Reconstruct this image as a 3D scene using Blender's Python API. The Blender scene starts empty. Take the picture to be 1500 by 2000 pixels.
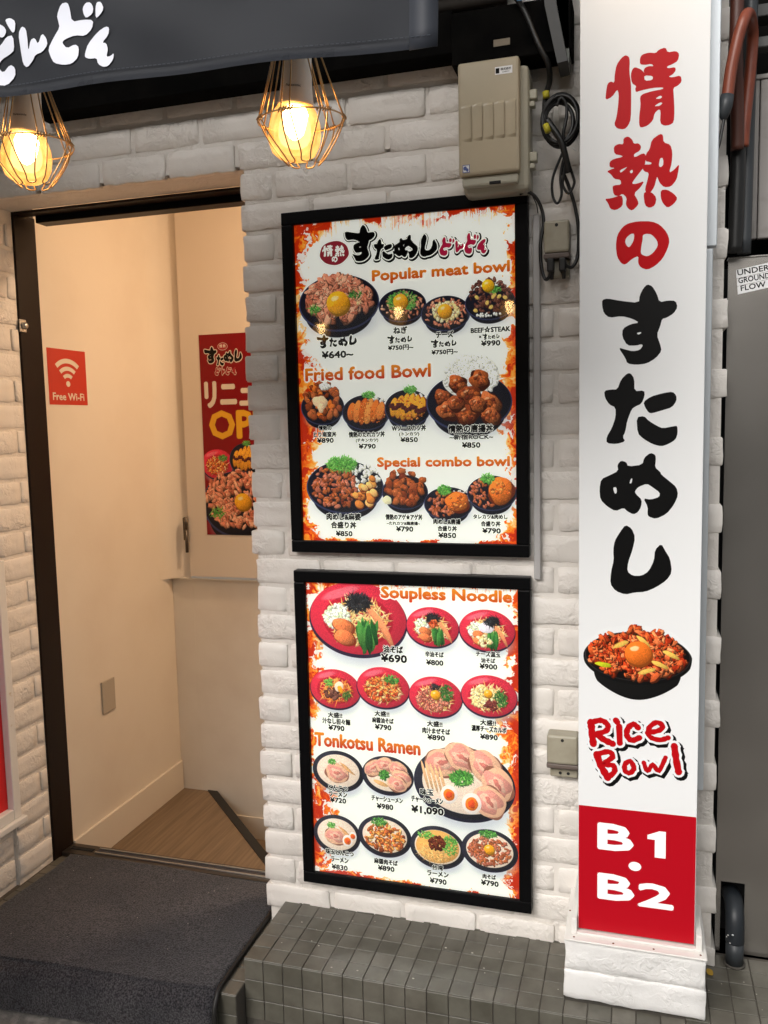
import bpy, bmesh, math, random
import numpy as np
from mathutils import Vector, Matrix, noise
from mathutils.geometry import tessellate_polygon
CAM_POS=[0.9032, -2.15809, 1.5]
CAM_ROT=[[0.958037, -0.009096, 0.286502], [0.28583, 0.105689, -0.952434], [-0.021617, 0.994358, 0.103854]]
GLYPH= {'jo': [([(0.8716, 2.2676), (0.8787, 2.2633), (0.8807, 2.2546), (0.8798, 2.2324), (0.8833, 2.2095), (0.8841, 2.1812), (0.8839, 2.136), (0.8784, 2.1225), (0.8699, 2.1158), (0.8556, 2.1195), (0.8492, 2.1288), (0.854, 2.1424), (0.8575, 2.1676), (0.8585, 2.1901), (0.8556, 2.2004), (0.8451, 2.1861), (0.8308, 2.1808), (0.8322, 2.1991), (0.8349, 2.2143), (0.8421, 2.2182), (0.8492, 2.2139), (0.8497, 2.2308), (0.8533, 2.25), (0.8631, 2.2627)], []), ([(0.9012, 2.2574), (0.9053, 2.2638), (0.9192, 2.266), (0.9331, 2.2627), (0.9386, 2.2688), (0.9524, 2.2719), (0.9566, 2.2608), (0.9731, 2.2618), (0.98, 2.2548), (0.9774, 2.2414), (0.9666, 2.236), (0.9556, 2.2333), (0.957, 2.229), (0.9721, 2.2297), (0.9736, 2.2226), (0.9668, 2.2152), (0.9586, 2.2121), (0.9669, 2.2097), (0.9833, 2.2116), (0.9857, 2.1989), (0.9781, 2.1916), (0.9686, 2.1886), (0.9702, 2.1704), (0.9719, 2.1423), (0.9709, 2.1187), (0.9626, 2.1141), (0.9515, 2.114), (0.9431, 2.1206), (0.9442, 2.1457), (0.94, 2.149), (0.9317, 2.1416), (0.9291, 2.1278), (0.918, 2.1179), (0.9039, 2.1153), (0.9005, 2.1228), (0.9009, 2.1425), (0.9035, 2.1619), (0.9019, 2.179), (0.9075, 2.1839), (0.9256, 2.1872), (0.9479, 2.1885), (0.9492, 2.192), (0.9284, 2.1938), (0.9032, 2.1914), (0.8934, 2.1891), (0.8919, 2.1971), (0.8947, 2.201), (0.8847, 2.2093), (0.8826, 2.2264), (0.8859, 2.2372), (0.8915, 2.2406), (0.9028, 2.2349), (0.9113, 2.2254), (0.9084, 2.2299), (0.9112, 2.2365), (0.9195, 2.2388), (0.9293, 2.2369), (0.925, 2.2425), (0.9111, 2.2421), (0.9013, 2.2449)], [[(0.9099, 2.2214), (0.9281, 2.2176), (0.9268, 2.2094), (0.9114, 2.21)], [(0.9328, 2.1709), (0.9425, 2.1767), (0.9475, 2.1732), (0.9425, 2.1697)], [(0.9302, 2.1558), (0.9426, 2.1627), (0.9482, 2.1606), (0.9427, 2.1557)]])], 'netsu': [([(0.8686, 2.098), (0.8786, 2.1012), (0.8871, 2.0931), (0.8901, 2.0842), (0.9, 2.0845), (0.9057, 2.0768), (0.903, 2.0686), (0.8903, 2.0628), (0.8917, 2.0555), (0.9101, 2.0635), (0.9158, 2.0572), (0.9132, 2.0361), (0.9048, 2.0256), (0.8935, 2.0124), (0.8865, 2.0016), (0.8965, 2.0006), (0.9129, 2.0053), (0.9051, 1.9926), (0.891, 1.981), (0.8997, 1.9658), (0.9012, 1.957), (0.8884, 1.9452), (0.8798, 1.9503), (0.8745, 1.9595), (0.8767, 1.9737), (0.868, 1.9832), (0.8594, 1.9783), (0.8493, 1.9821), (0.8463, 1.9998), (0.8506, 2.0023), (0.865, 2.0023), (0.8635, 2.0125), (0.8505, 2.0153), (0.8432, 2.0261), (0.8345, 2.0328), (0.8432, 2.0362), (0.8518, 2.0382), (0.8403, 2.0409), (0.8402, 2.0524), (0.8488, 2.0572), (0.8675, 2.0596), (0.866, 2.0626), (0.8502, 2.0671), (0.8486, 2.0831), (0.8587, 2.0877), (0.8687, 2.0852)], [[(0.8613, 2.0323), (0.8776, 2.0384), (0.8734, 2.034), (0.8634, 2.0264)], [(0.882, 2.0279), (0.8877, 2.0316), (0.8891, 2.0258), (0.8849, 2.0233)]]), ([(0.8305, 1.9758), (0.8435, 1.9754), (0.8652, 1.9806), (0.8687, 1.9716), (0.8682, 1.9572), (0.8538, 1.9492), (0.8422, 1.9537), (0.8378, 1.9658)], []), ([(0.9267, 2.0886), (0.9434, 2.0986), (0.9495, 2.0959), (0.9506, 2.0803), (0.9645, 2.0745), (0.9689, 2.0585), (0.9678, 2.0361), (0.9625, 2.0168), (0.9721, 2.0215), (0.9831, 2.0331), (0.9811, 2.0177), (0.978, 2.0011), (0.967, 1.988), (0.9531, 1.9879), (0.9431, 1.9989), (0.9388, 2.0121), (0.9366, 2.0052), (0.9334, 1.9913), (0.9251, 1.9792), (0.9166, 1.98), (0.9137, 1.9875), (0.9191, 2.007), (0.9218, 2.021), (0.9119, 2.0249), (0.9075, 2.0339), (0.9103, 2.0393), (0.9258, 2.0377), (0.9272, 2.0418), (0.9131, 2.0461), (0.9157, 2.0615), (0.9227, 2.0692)], [[(0.9413, 2.0332), (0.944, 2.0485), (0.949, 2.0494), (0.951, 2.0421), (0.9503, 2.0337), (0.9456, 2.0299)]]), ([(0.9109, 1.9791), (0.9165, 1.9829), (0.9279, 1.9804), (0.9379, 1.968), (0.9352, 1.9525), (0.924, 1.9477), (0.914, 1.9544)], []), ([(0.9461, 1.9829), (0.9587, 1.9831), (0.9728, 1.9732), (0.9807, 1.9625), (0.9731, 1.9518), (0.9606, 1.9444), (0.9507, 1.9553), (0.9463, 1.9672)], [])], 'no': [([(0.88, 1.9198), (0.9001, 1.9225), (0.9285, 1.92), (0.9456, 1.9113), (0.9598, 1.8943), (0.9657, 1.8765), (0.9617, 1.8595), (0.952, 1.84), (0.938, 1.8266), (0.9211, 1.8184), (0.9067, 1.8244), (0.9009, 1.8351), (0.9022, 1.8496), (0.8893, 1.8447), (0.8749, 1.8326), (0.8662, 1.8362), (0.8574, 1.8501), (0.8543, 1.8738), (0.8571, 1.897), (0.8685, 1.9135)], [[(0.8759, 1.8896), (0.8859, 1.8975), (0.8931, 1.8969), (0.8918, 1.8825), (0.8833, 1.8686), (0.8775, 1.872), (0.8737, 1.881)], [(0.9103, 1.8926), (0.9174, 1.8949), (0.9288, 1.8925), (0.9403, 1.8786), (0.9418, 1.8669), (0.9321, 1.8532), (0.9208, 1.8467), (0.9107, 1.8504), (0.9064, 1.8551), (0.9077, 1.8696), (0.9104, 1.8839)]])], 'su': [([(0.8261, 1.7608), (0.8375, 1.7632), (0.8641, 1.7565), (0.9036, 1.7495), (0.9053, 1.7655), (0.9127, 1.7802), (0.9207, 1.7881), (0.9311, 1.7836), (0.9406, 1.767), (0.9463, 1.7485), (0.9646, 1.7511), (0.9793, 1.7495), (0.9838, 1.736), (0.976, 1.7232), (0.9614, 1.7145), (0.9522, 1.7131), (0.9487, 1.6981), (0.9415, 1.6793), (0.9492, 1.6579), (0.952, 1.6443), (0.9403, 1.6295), (0.9217, 1.6186), (0.8992, 1.6165), (0.8803, 1.6203), (0.8764, 1.6322), (0.8611, 1.6562), (0.8763, 1.6508), (0.8914, 1.6463), (0.9065, 1.6483), (0.9131, 1.6576), (0.9101, 1.6609), (0.8988, 1.6583), (0.88, 1.6592), (0.8692, 1.6791), (0.8702, 1.6964), (0.8872, 1.7052), (0.9051, 1.7073), (0.8908, 1.7165), (0.8682, 1.7236), (0.8416, 1.7212), (0.8301, 1.7315), (0.8262, 1.7473)], [[(0.8994, 1.6853), (0.908, 1.6872), (0.9099, 1.6848), (0.9031, 1.6813)]])], 'ta': [([(0.8598, 1.5644), (0.8673, 1.5857), (0.8805, 1.5989), (0.8881, 1.5986), (0.8957, 1.5866), (0.896, 1.5593), (0.9167, 1.5606), (0.9179, 1.5488), (0.9113, 1.5315), (0.8981, 1.5259), (0.8906, 1.5202), (0.8813, 1.4949), (0.8777, 1.4712), (0.872, 1.4594), (0.8778, 1.4494), (0.8587, 1.4437), (0.8374, 1.446), (0.8373, 1.46), (0.8488, 1.4797), (0.8564, 1.5033), (0.8562, 1.5251), (0.8427, 1.5314), (0.833, 1.5474), (0.8317, 1.5625), (0.8464, 1.5648)], []), ([(0.9151, 1.5353), (0.93, 1.5465), (0.956, 1.5535), (0.9763, 1.556), (0.9838, 1.5469), (0.984, 1.5353), (0.9749, 1.522), (0.9564, 1.5166), (0.9341, 1.5101), (0.9266, 1.5115), (0.9189, 1.5234)], []), ([(0.901, 1.5023), (0.9172, 1.5047), (0.9268, 1.4939), (0.9457, 1.4817), (0.9569, 1.4768), (0.9792, 1.4811), (0.9866, 1.4817), (0.9875, 1.4653), (0.9833, 1.4517), (0.9685, 1.4422), (0.9537, 1.4373), (0.9348, 1.4427), (0.9158, 1.4548), (0.9036, 1.4668)], [])], 'me': [([(0.8629, 1.3837), (0.8609, 1.3978), (0.8686, 1.4069), (0.8801, 1.4036), (0.884, 1.3936), (0.9145, 1.3974), (0.9181, 1.4132), (0.9313, 1.4238), (0.9419, 1.4189), (0.9428, 1.4071), (0.941, 1.3913), (0.9524, 1.3813), (0.9544, 1.3754), (0.9733, 1.3595), (0.9865, 1.3477), (0.9905, 1.3299), (0.9815, 1.3081), (0.9667, 1.2881), (0.9442, 1.2766), (0.929, 1.2817), (0.9263, 1.2877), (0.9268, 1.3037), (0.9171, 1.3229), (0.9324, 1.3197), (0.9512, 1.3258), (0.9519, 1.3357), (0.9359, 1.3477), (0.9244, 1.3556), (0.9055, 1.3476), (0.8987, 1.3376), (0.9018, 1.3316), (0.9141, 1.3196), (0.9127, 1.3036), (0.906, 1.2915), (0.8964, 1.2862), (0.8829, 1.2933), (0.8751, 1.3013), (0.8577, 1.2931), (0.8402, 1.3031), (0.8244, 1.3192), (0.8223, 1.3435), (0.8261, 1.3658), (0.8436, 1.3738)], [[(0.8516, 1.3468), (0.8593, 1.3476), (0.8606, 1.3347), (0.8555, 1.3323)], [(0.887, 1.3556), (0.89, 1.366), (0.8934, 1.3676), (0.892, 1.3564)]])], 'shi': [([(0.8562, 1.226), (0.8678, 1.2465), (0.8793, 1.2629), (0.8929, 1.255), (0.9007, 1.2349), (0.8952, 1.2064), (0.8858, 1.1777), (0.884, 1.1572), (0.8957, 1.1473), (0.915, 1.1479), (0.9303, 1.1585), (0.9415, 1.1832), (0.9431, 1.2075), (0.9562, 1.2218), (0.9659, 1.204), (0.9755, 1.1881), (0.9797, 1.158), (0.9686, 1.1394), (0.946, 1.1224), (0.9231, 1.1114), (0.8999, 1.1093), (0.8805, 1.1036), (0.8589, 1.1111), (0.8471, 1.1272), (0.8488, 1.1561), (0.8546, 1.1809), (0.8532, 1.2055)], [])]}
BANNER_GLYPH= {'do0': [([(0.0835, 2.0515), (0.0919, 2.0524), (0.0997, 2.0469), (0.0973, 2.0349), (0.0931, 2.0333), (0.0857, 2.0453)], []), ([(0.0702, 2.0487), (0.0801, 2.0439), (0.0842, 2.0368), (0.0775, 2.0297), (0.0688, 2.0325)], []), ([(0.054, 2.0158), (0.0712, 2.0211), (0.0831, 2.0304), (0.0937, 2.0304), (0.0928, 2.0126), (0.0841, 2.0083), (0.0699, 2.0048), (0.0608, 1.9972), (0.0684, 1.9873), (0.0818, 1.9966), (0.0897, 1.9911), (0.088, 1.9803), (0.0727, 1.9708), (0.0561, 1.9739), (0.0431, 1.9885), (0.0475, 2.0057)], [])], 'n': [([(0.1025, 2.0309), (0.1087, 2.0397), (0.1152, 2.0355), (0.1161, 2.0224), (0.1157, 2.0072), (0.1209, 2.0206), (0.1278, 2.0224), (0.1325, 2.0131), (0.1397, 2.0265), (0.1464, 2.0191), (0.1477, 2.0103), (0.1385, 2.0029), (0.1262, 2.0014), (0.1216, 1.9955), (0.1101, 1.9879), (0.1037, 1.9936), (0.1031, 2.0111)], [])], 'do': [([(0.1657, 2.0441), (0.1745, 2.0566), (0.185, 2.0563), (0.1876, 2.0483), (0.1886, 2.0322), (0.2069, 2.0316), (0.2235, 2.0281), (0.2202, 2.018), (0.2081, 2.0113), (0.1927, 2.0152), (0.1754, 2.0128), (0.1711, 2.0091), (0.1785, 2.0006), (0.1919, 2.004), (0.1981, 1.9989), (0.1959, 1.9863), (0.185, 1.9803), (0.1718, 1.9811), (0.1561, 1.986), (0.1513, 1.9946), (0.1481, 2.0048), (0.1585, 2.0184), (0.1685, 2.0288), (0.1672, 2.0364)], []), ([(0.2078, 2.0452), (0.2134, 2.0506), (0.2211, 2.0499), (0.2252, 2.0425), (0.2227, 2.0355), (0.2121, 2.0323), (0.2086, 2.0377)], []), ([(0.2283, 2.0421), (0.2313, 2.0483), (0.2376, 2.0473), (0.2414, 2.038), (0.234, 2.0317), (0.2274, 2.0291)], [])], 'n2': [([(0.2072, 1.9901), (0.2126, 2.0011), (0.229, 2.0129), (0.2421, 2.0169), (0.2475, 2.0144), (0.2452, 2.0063), (0.2345, 1.9986), (0.2408, 1.9971), (0.2429, 1.9894), (0.2397, 1.9803), (0.2461, 1.9805), (0.2514, 1.9836), (0.2497, 1.9758), (0.2416, 1.9688), (0.2338, 1.9688), (0.2264, 1.9736), (0.2248, 1.9813), (0.2139, 1.9817), (0.2068, 1.9848)], [])]}
RICE= [([(0.8057, 0.7997), (0.8083, 0.7748), (0.8113, 0.7478)], 0.0162), ([(0.8032, 0.7974), (0.8278, 0.8057), (0.8434, 0.7961), (0.8401, 0.7817), (0.8171, 0.7714)], 0.0132), ([(0.8206, 0.7717), (0.8329, 0.7613), (0.8549, 0.7518)], 0.0152), ([(0.8691, 0.7946), (0.8709, 0.7553)], 0.0142), ([(0.8618, 0.8085), (0.8647, 0.8046)], 0.0142), ([(0.9109, 0.7951), (0.9004, 0.8024), (0.8889, 0.7922), (0.8862, 0.7754), (0.8969, 0.7639), (0.914, 0.7716)], 0.0132), ([(0.9315, 0.7845), (0.9574, 0.7929), (0.9639, 0.8047), (0.9502, 0.8107), (0.9347, 0.7961), (0.9363, 0.7767), (0.9577, 0.7703), (0.9764, 0.7771)], 0.0117), ([(0.8193, 0.7233), (0.8283, 0.6979), (0.8441, 0.6689)], 0.0162), ([(0.8173, 0.7221), (0.8453, 0.7321), (0.8551, 0.7204), (0.8356, 0.7018), (0.8567, 0.6996), (0.8587, 0.6841), (0.8422, 0.6687)], 0.0127), ([(0.9012, 0.704), (0.8939, 0.7137), (0.8829, 0.7054), (0.883, 0.6897), (0.8941, 0.6856), (0.9022, 0.6958), (0.9012, 0.704)], 0.0117), ([(0.9241, 0.7136), (0.9325, 0.6936), (0.9442, 0.7114), (0.9567, 0.6961), (0.9714, 0.73)], 0.0101), ([(0.9898, 0.7589), (0.9939, 0.7296), (0.9999, 0.6984)], 0.0152)]
SIGNBOX= {'B1': [0.8215, 0.5581, 0.904, 0.4921], 'one': [0.9339, 0.5526, 0.9744, 0.4881], 'dot': [0.8925, 0.4692, 0.9209, 0.4512], 'B2': [0.8221, 0.4343, 0.9066, 0.3692], 'two': [0.9134, 0.4239, 0.9936, 0.3636], 'red': [0.7765, 0.5941, 1.036, 0.5951], 'bowl': [0.7853, 1.0372, 1.0273, 0.8544]}
ITEM_U= [('すためし', 115.1, 303.9, 116.0, 31.2), ('¥640~', 111.6, 339.1, 89.1, 20.2), ('ねぎ', 284.7, 285.2, 37.8, 18.8), ('すためし', 285.2, 307.6, 68.5, 18.8), ('¥750円~', 284.8, 329.1, 68.6, 14.4), ('チーズ', 400.8, 301.3, 45.8, 18.5), ('すためし', 400.5, 323.4, 68.8, 18.6), ('¥750円~', 400.1, 345.5, 68.9, 14.2), ('BEEF☆STEAK', 517.3, 295.0, 99.9, 16.5), ('×すためし', 514.9, 312.3, 55.6, 13.9), ('¥990', 517.9, 329.0, 48.9, 14.8), ('情熱の', 70.8, 531.3, 37.8, 13.2), ('とり南蛮丼', 70.3, 548.3, 65.6, 15.1), ('¥890', 70.8, 564.3, 48.0, 14.2), ('情熱のたれカツ丼', 187.2, 550.3, 100.5, 15.8), ('(チキンカツ)', 187.8, 566.1, 62.8, 11.2), ('¥790', 187.9, 581.5, 48.1, 14.0), ('Wソースカツ丼', 302.4, 535.8, 92.7, 16.5), ('(トンカツ)', 303.1, 551.8, 54.7, 11.9), ('¥850', 302.8, 566.0, 47.6, 13.8), ('情熱の唐揚丼', 464.8, 540.2, 116.2, 21.5), ('~新宿ROCK~', 466.0, 561.3, 113.1, 14.4), ('¥850', 465.7, 582.0, 47.9, 15.3), ('肉めし&麻婆', 116.7, 769.4, 98.3, 20.1), ('合盛り丼', 116.1, 792.0, 73.2, 19.2), ('¥850', 117.0, 815.0, 48.0, 15.4), ('情熱のアゲ★アゲ丼', 284.5, 768.6, 101.4, 15.9), ('~たれカツ&鶏唐揚~', 282.7, 785.0, 91.9, 10.3), ('¥790', 286.2, 800.0, 47.4, 15.0), ('肉めし&唐揚', 399.9, 778.8, 72.7, 15.7), ('合盛り丼', 400.5, 797.3, 51.6, 14.8), ('¥850', 400.3, 814.9, 47.9, 14.8), ('タレカツ&肉めし', 513.1, 765.2, 88.7, 12.7), ('合盛り丼', 513.9, 783.3, 51.0, 14.6), ('¥790', 516.0, 801.1, 47.8, 14.6)]
ITEM_L= [('油そば', 244.9, 176.4, 56.3, 21.1), ('¥690', 246.8, 200.7, 73.9, 23.5), ('辛油そば', 358.8, 183.3, 50.9, 15.7), ('¥800', 359.4, 205.5, 47.3, 15.7), ('チーズ温玉', 502.0, 174.0, 64.6, 15.4), ('油そば', 501.8, 191.2, 37.9, 13.6), ('¥900', 502.6, 207.1, 46.9, 15.5), ('大盛!!', 73.9, 371.9, 42.7, 16.6), ('汁なし担々麺', 76.9, 389.7, 82.9, 17.6), ('¥790', 76.8, 408.2, 47.7, 16.6), ('大盛!!', 209.7, 357.2, 42.7, 16.3), ('麻醤油そば', 211.7, 376.1, 62.1, 16.3), ('¥790', 212.2, 394.8, 47.6, 16.3), ('大盛!!', 356.7, 373.5, 43.0, 16.9), ('肉汁まぜそば', 360.2, 393.0, 77.1, 17.0), ('大盛!!', 500.3, 358.3, 42.7, 16.6), ('濃厚チーズカルボ', 502.4, 375.6, 93.6, 17.6), ('¥890', 359.9, 410.9, 49.1, 16.1), ('¥890', 502.2, 396.9, 47.3, 15.7), ('とんこつ', 76.3, 581.3, 58.2, 16.9), ('ラーメン', 75.8, 599.7, 54.8, 16.9), ('¥720', 75.8, 617.6, 48.2, 16.0), ('チャーシューメン', 218.8, 599.2, 90.5, 16.6), ('¥980', 212.5, 620.4, 48.1, 16.7), ('味玉', 331.5, 566.0, 38.0, 19.2), ('チャーシューメン', 332.1, 588.5, 89.3, 18.3), ('¥1,090', 332.5, 618.8, 91.3, 25.1), ('味玉とんこつ', 75.9, 771.2, 84.3, 17.2), ('ラーメン', 75.3, 792.5, 53.7, 17.2), ('¥830', 74.6, 814.8, 48.6, 16.2), ('麻醤肉そば', 211.3, 780.7, 69.2, 16.9), ('¥890', 211.9, 799.5, 48.5, 16.0), ('台湾', 358.4, 777.0, 30.9, 15.6), ('ラーメン', 358.6, 795.0, 61.0, 16.6), ('¥790', 359.3, 816.0, 47.7, 16.7), ('肉そば', 499.7, 783.6, 36.7, 14.4), ('¥790', 501.0, 801.6, 48.2, 16.4)]
HEAD_U= [('Popular meat bowl', 389.3, 148.1, 355.7, 36.5), ('Fried food Bowl', 191.2, 389.6, 345.1, 34.8), ('Special combo bowl', 389.0, 627.4, 350.1, 33.8)]
HEAD_L= [('Soupless Noodle', 389.7, 25.3, 351.1, 41.7), ('Tonkotsu Ramen', 163.7, 445.3, 305.4, 40.8)]
LOGO_U= [('su', 181.7, 59.9, 81.5, 90.9), ('ta', 243.3, 80.2, 49.6, 52.9), ('me', 303.9, 78.4, 62.8, 59.0), ('shi', 363.0, 78.7, 44.9, 56.4), ('do', 409.8, 85.4, 39.8, 45.3), ('n', 442.2, 88.0, 22.4, 30.1), ('do', 472.2, 83.1, 37.8, 50.4), ('n2', 497.8, 92.4, 24.3, 35.0), ('jo', 92.4, 72.0, 30.4, 29.6), ('netsu', 125.2, 74.6, 28.2, 29.5), ('no', 111.4, 95.1, 16.6, 15.3)]
LOGO_L= []
BOWL_U= [('meat_egg', 118.0, 203.6, 111.4, 72.6), ('negi', 290.7, 220.8, 63.4, 42.2), ('cheese', 403.8, 247.4, 63.9, 43.9), ('steak', 516.5, 227.9, 63.3, 42.2), ('nanban', 65.0, 473.8, 61.5, 46.9), ('katsu', 186.2, 490.9, 66.0, 46.2), ('saucekatsu', 299.7, 482.3, 61.7, 47.8), ('karaage', 460.1, 470.9, 110.5, 73.4), ('combo', 121.6, 686.9, 109.3, 71.2), ('chicken', 288.2, 700.8, 62.5, 45.6), ('combo2', 403.8, 730.4, 64.5, 43.7), ('combo3', 516.8, 702.6, 63.4, 45.2)]
BOWL_L= [('r_big', 145.8, 95.7, 138.8, 103.6), ('r_spicy', 354.0, 109.0, 71.6, 55.1), ('r_cheese', 499.0, 110.9, 73.4, 56.3), ('r_tan', 76.1, 296.6, 74.0, 57.1), ('r_mabo', 213.8, 283.0, 74.8, 58.0), ('r_niku', 359.3, 298.4, 73.5, 57.0), ('r_carb', 502.8, 285.5, 74.4, 57.3), ('k_ton', 77.8, 530.8, 74.8, 59.3), ('k_cha', 221.8, 529.3, 73.1, 55.9), ('k_big', 433.4, 530.3, 136.2, 104.1), ('k_egg', 68.8, 716.8, 69.4, 57.9), ('k_mabo', 209.1, 704.3, 76.4, 60.3), ('k_taiwan', 358.4, 717.2, 75.9, 60.7), ('k_niku', 500.9, 708.3, 75.4, 59.6)]
MEDAL= [110.4, 78.8, 80.2, 61.0]
MENU= {'z_u': 2.056, 'z_l': 1.1056, 'bz': 0.0325, 'h': 0.8346, 'dx': 0.0023, 'yi': -0.0336}

sc = bpy.context.scene
col = sc.collection
rnd = random.Random(7)

# ------------------------------------------------------------ camera, world, sun, exposure
cam = bpy.data.objects.new('camera', bpy.data.cameras.new('camera'))
col.objects.link(cam)
cam.data.sensor_fit = 'HORIZONTAL'
cam.data.sensor_width = 36.0
cam.data.lens = 1650.0 / 1500.0 * 36.0
cam.data.clip_start = 0.02
cam.data.clip_end = 500.0
cam.matrix_world = Matrix.Translation(CAM_POS) @ Matrix(CAM_ROT).to_4x4()
sc.camera = cam

world = bpy.data.worlds.new('World')
sc.world = world
world.use_nodes = True
wn = world.node_tree
wn.nodes.clear()
sky = wn.nodes.new('ShaderNodeTexSky')
sky.sky_type = 'NISHITA'
sky.sun_disc = False
SUN_EL, SUN_AZ = math.radians(33), math.radians(200)
sky.sun_elevation = SUN_EL
sky.sun_rotation = SUN_AZ
sky.air_density = 1.6
sky.dust_density = 5.0
hsv = wn.nodes.new('ShaderNodeHueSaturation')
hsv.inputs['Saturation'].default_value = 0.12      # thick overcast: grey light
bg = wn.nodes.new('ShaderNodeBackground')
bg.inputs['Strength'].default_value = 0.13
wo = wn.nodes.new('ShaderNodeOutputWorld')
wn.links.new(sky.outputs[0], hsv.inputs['Color'])
wn.links.new(hsv.outputs[0], bg.inputs[0])
wn.links.new(bg.outputs[0], wo.inputs[0])

sun = bpy.data.objects.new('sun', bpy.data.lights.new('sun', 'SUN'))
sun.data.energy = 1.5
sun.data.angle = math.radians(35)
sun.data.color = (1.0, 0.94, 0.88)
sd = Vector((math.sin(SUN_AZ) * math.cos(SUN_EL), math.cos(SUN_AZ) * math.cos(SUN_EL), math.sin(SUN_EL)))
sun.rotation_euler = sd.to_track_quat('Z', 'Y').to_euler()
col.objects.link(sun)

sc.view_settings.view_transform = 'Standard'
sc.view_settings.look = 'None'
sc.view_settings.gamma = 1.0
sc.view_settings.use_curve_mapping = False
sc.view_settings.exposure = 0.34
sc.cycles.max_bounces = 8
sc.cycles.use_denoising = True

# ------------------------------------------------------------ materials
def mat(name, color=(.5, .5, .5), rough=.5, metal=0., spec=.5, bump=None, var=None, emit=None, coat=0.):
    """bump: (scale, strength, distance[, detail[, stretch]])  var: (scale, second colour, low, high)"""
    m = bpy.data.materials.new(name); m.use_nodes = True
    nt = m.node_tree; b = nt.nodes['Principled BSDF']
    b.inputs['Base Color'].default_value = (*color, 1)
    b.inputs['Roughness'].default_value = rough
    b.inputs['Metallic'].default_value = metal
    b.inputs['Specular IOR Level'].default_value = spec
    b.inputs['Coat Weight'].default_value = coat
    if emit:
        b.inputs['Emission Color'].default_value = (*emit[0], 1)
        b.inputs['Emission Strength'].default_value = emit[1]
    if bump or var:
        tc = nt.nodes.new('ShaderNodeTexCoord')
        gm = nt.nodes.new('ShaderNodeNewGeometry')
    if var:
        n = nt.nodes.new('ShaderNodeTexNoise'); n.inputs['Scale'].default_value = var[0]; n.inputs['Detail'].default_value = 8
        r = nt.nodes.new('ShaderNodeValToRGB')
        r.color_ramp.elements[0].position = var[2]; r.color_ramp.elements[1].position = var[3]
        r.color_ramp.elements[0].color = (*color, 1); r.color_ramp.elements[1].color = (*var[1], 1)
        nt.links.new(gm.outputs['Position'], n.inputs['Vector'])
        nt.links.new(n.outputs['Fac'], r.inputs['Fac'])
        nt.links.new(r.outputs['Color'], b.inputs['Base Color'])
    if bump:
        n = nt.nodes.new('ShaderNodeTexNoise'); n.inputs['Scale'].default_value = bump[0]
        n.inputs['Detail'].default_value = bump[3] if len(bump) > 3 else 6
        src = gm.outputs['Position']
        if len(bump) > 4:
            mp = nt.nodes.new('ShaderNodeMapping'); mp.inputs['Scale'].default_value = bump[4]
            nt.links.new(src, mp.inputs['Vector']); src = mp.outputs[0]
        bp_ = nt.nodes.new('ShaderNodeBump'); bp_.inputs['Strength'].default_value = bump[1]
        bp_.inputs['Distance'].default_value = bump[2]
        nt.links.new(src, n.inputs['Vector'])
        nt.links.new(n.outputs['Fac'], bp_.inputs['Height'])
        nt.links.new(bp_.outputs[0], b.inputs['Normal'])
    return m

def brick_paint(name, color, dark):
    """thick white paint over rough brick: drips, gouges, faint dirt"""
    m = mat(name, color, .42)
    nt = m.node_tree; b = nt.nodes['Principled BSDF']
    gm = nt.nodes.new('ShaderNodeNewGeometry')
    oi = nt.nodes.new('ShaderNodeObjectInfo')
    off = nt.nodes.new('ShaderNodeVectorMath'); off.operation = 'ADD'
    nt.links.new(gm.outputs['Position'], off.inputs[0])
    rv = nt.nodes.new('ShaderNodeVectorMath'); rv.operation = 'SCALE'; rv.inputs[0].default_value = (3.1, 1.7, 2.3)
    nt.links.new(oi.outputs['Random'], rv.inputs['Scale']); nt.links.new(rv.outputs[0], off.inputs[1])
    def nz(scale, detail, dist=0., rough=.55):
        n = nt.nodes.new('ShaderNodeTexNoise'); n.inputs['Scale'].default_value = scale
        n.inputs['Detail'].default_value = detail; n.inputs['Distortion'].default_value = dist
        n.inputs['Roughness'].default_value = rough
        nt.links.new(off.outputs[0], n.inputs['Vector']); return n.outputs['Fac']
    def math_(op, a, c, clamp=False):
        n = nt.nodes.new('ShaderNodeMath'); n.operation = op; n.use_clamp = clamp
        for i, v in enumerate((a, c)):
            if isinstance(v, (int, float)): n.inputs[i].default_value = v
            else: nt.links.new(v, n.inputs[i])
        return n.outputs[0]
    # crackle/gouges only in patches
    patch = nt.nodes.new('ShaderNodeMapRange'); patch.inputs['From Min'].default_value = .40; patch.inputs['From Max'].default_value = .66
    nt.links.new(nz(9, 2), patch.inputs['Value'])
    rough_ = nz(52, 4, 1.0, .55)
    h = math_('ADD', math_('MULTIPLY', math_('MULTIPLY', rough_, patch.outputs[0]), .75), math_('MULTIPLY', nz(16, 3), .18))
    h = math_('ADD', h, math_('MULTIPLY', nz(260, 3), .05))
    bp_ = nt.nodes.new('ShaderNodeBump'); bp_.inputs['Strength'].default_value = 1.0; bp_.inputs['Distance'].default_value = .009
    nt.links.new(h, bp_.inputs['Height']); nt.links.new(bp_.outputs[0], b.inputs['Normal'])
    r = nt.nodes.new('ShaderNodeValToRGB')
    r.color_ramp.elements[0].position = .25; r.color_ramp.elements[1].position = .55
    r.color_ramp.elements[0].color = (*dark, 1); r.color_ramp.elements[1].color = (*color, 1)
    nt.links.new(nz(5, 8), r.inputs['Fac']); nt.links.new(r.outputs['Color'], b.inputs['Base Color'])
    return m

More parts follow.
